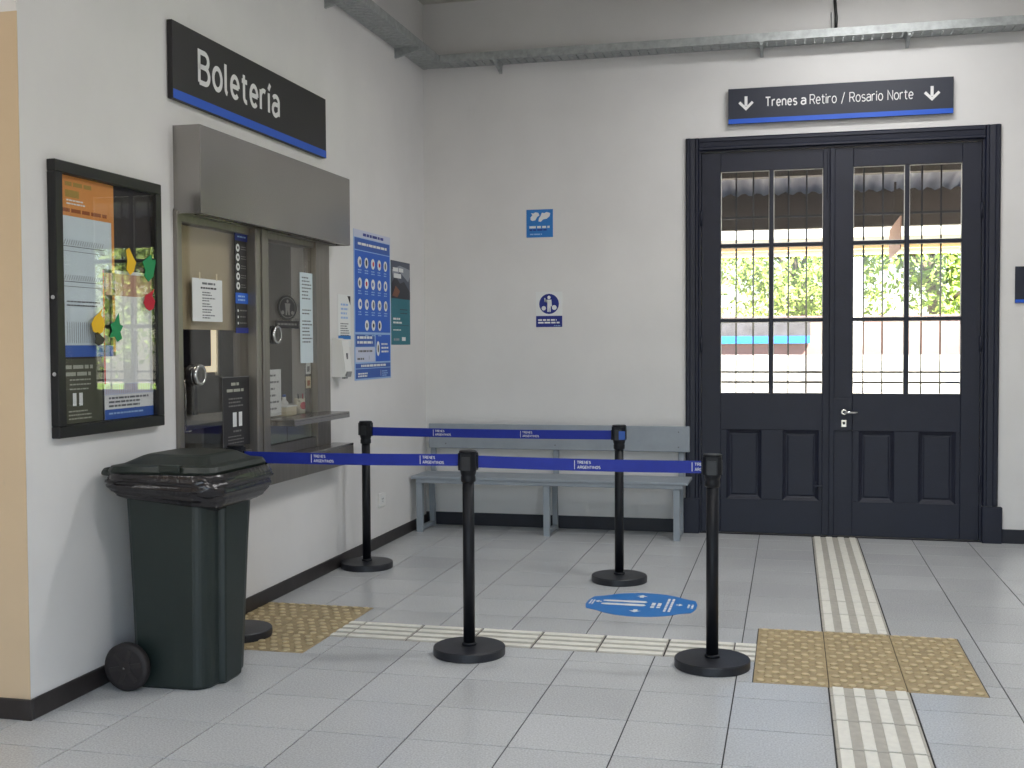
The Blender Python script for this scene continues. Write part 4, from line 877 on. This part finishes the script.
# ------------------------------------------------------------------ outside the door
MB().box(-14, .25, -.25, 18, 5.2, -.01, 'concrete').build('platform', kind='structure')
MB().box(-40, 5.2, -1.2, 60, 60, -.95, 'ballast').build('ground', kind='structure')
MB().box(7.2, 7.0, -.95, 40, 40, -.3, 'grass').build('lawn', kind='structure')
for yy in (6.3, 7.8):
    MB().box(-14, yy, -.95, 18, yy + .07, -.8, 'rail_steel').build('rail', label='steel rail of the track, ' + ('nearer to' if yy < 7 else 'farther from') + ' the platform', cat='rail')
cn = empty('platform_canopy', (3.3, 2.2, 3.1), 'dark corrugated platform canopy seen through the door panes', 'canopy')
B = MB(); vs = []; fs = []; nx = 320; x0 = -3; x1 = 10
for i in range(nx + 1):
    x = x0 + (x1 - x0) * i / nx; dz = .02 * math.sin(2 * math.pi * x / .152)
    vs += [(x, .26, 3.62 + dz), (x, 4.3, 3.17 + dz), (x, .26, 3.64 + dz), (x, 4.3, 3.19 + dz)]
for i in range(nx): k = i * 4; fs += [(k, k + 1, k + 5, k + 4), (k + 2, k + 6, k + 7, k + 3)]
B.add(vs, fs, 'sheet_metal', True); B.build('corrugated_sheet', cn)
MB().box(-3, 4.1, 2.80, 10, 4.24, 3.24, 'beam_dark').build('fascia_beam', cn); MB().box(-3, 2.2, 3.12, 10, 2.32, 3.33, 'beam_dark').build('purlin', cn)
for x in (.9, 6.3): MB().box(x, 4.1, -.01, x + .14, 4.24, 2.8, 'beam_dark').build('column', cn)
hb = MB().prism([(4.02, 2.5, 2.42), (4.03, 2.5, 2.42), (4.045, 4.0, 2.42), (4.035, 4.0, 2.42)], (0, 0, .32), 'board_pink').build('hanging_board', label='pinkish board hanging under the platform canopy', cat='sign')
MB().box(4.02, 3.2, 2.74, 4.04, 3.23, 3.16, 'beam_dark').build('hanger', hb)
MB().box(-12, 12, -.95, 7.2, 12.25, 1.29, 'white_wash').build('platform_wall', label='sunlit white low wall across the tracks', cat='wall')
MB().box(-12, 13.0, -.95, 7.4, 13.2, 2.02, 'pink_wall').build('rear_wall', label='pinkish wall behind the white low wall across the tracks', cat='wall')
gb = MB().box(-2, 12.9, 1.60, 3.35, 12.99, 1.99, 'graffiti_grey').build('painted_band', label='dark grey painted board with a blue stripe on the far wall', cat='board'); MB().box(-2, 12.885, 1.50, 3.35, 12.98, 1.64, 'stripe_blue').build('stripe', gb)
MB().box(3.95, 11.6, -.95, 4.2, 11.8, 3.0, 'white_wash', .02).build('white_post', label='white post in the sun across the tracks', cat='post')
fa = empty('far_canopy', (0, 16, 3.3), 'pale far roof edge with orange boards across the tracks', 'roof')
for z0, z1, mt in ((3.36, 3.46, 'fascia_cream'), (3.46, 3.62, 'fascia_orange'), (3.62, 3.72, 'fascia_cream'), (3.72, 3.98, 'white_wash')): MB().box(-12, 15.9 - (z0 - 3.3) * .3, z0, 7.0, 16.1, z1, mt).build('fascia_board', fa)
MB().box(-12, 16.1, 3.9, 7.0, 19, 3.98, 'white_wash').build('roof_slab', fa)
for x in (-8, 7 - .2): MB().box(x, 16, -.95, x + .2, 16.2, 3.36, 'white_wash').build('column', fa)
def tree(x, y, h, rx, rz, n, label):
    o = empty('tree', (x, y, -.95), label, 'tree', 'trees across the tracks')
    B = MB().tube([(x, y, -.95), (x + .1, y, h * .35), (x - .1, y + .1, h * .7), (x, y, h)], .16, 'bark', 8)
    for k in range(5): a = k * 1.3; B.tube([(x, y, h * .4 + k * .3), (x + math.cos(a) * rx * .6, y + math.sin(a) * rx * .6, h * .6 + k * .35)], .06, 'bark', 6)
    B.build('trunk', o)
    B = MB(); vs = []; fs = []; cl = [(random.gauss(0, .45), random.gauss(0, .45), random.gauss(0, .45)) for _ in range(26)]
    for i in range(n):
        c = random.choice(cl); q = Vector((x + (c[0] + random.gauss(0, .16)) * rx, y + (c[1] + random.gauss(0, .16)) * rx, h * .62 + (c[2] + random.gauss(0, .16)) * rz))
        if q.z < -.2: continue
        a = Vector((random.gauss(0, 1), random.gauss(0, 1), random.gauss(0, 1))).normalized(); e = a.orthogonal().normalized(); s_ = random.uniform(.07, .15); k = len(vs)
        vs += [q - a * s_, q + e * s_ * .5, q + a * s_, q - e * s_ * .5]; fs.append((k, k + 1, k + 2, k + 3))
    B.add(vs, fs, 'foliage'); B.build('foliage', o)
tree(.0, 22.5, 5.5, 2.2, 2.4, 4500, 'leafy tree behind the far wall, seen through the left door leaf'); tree(3.2, 26.5, 6.0, 2.3, 2.6, 4500, 'leafy tree behind the far wall, between the two door leaves')
tree(6.6, 22.5, 5.6, 2.3, 2.5, 5000, 'leafy tree behind the far wall, seen through the right door leaf'); tree(10.5, 17, 5.0, 2.0, 2.4, 3500, 'leafy tree standing on the lawn nearest the tracks'); tree(15, 22, 7, 3, 3, 4500, 'large leafy tree at the far side of the lawn'); tree(20, 27, 7, 3.5, 3, 3500, 'farthest leafy tree beyond the lawn')
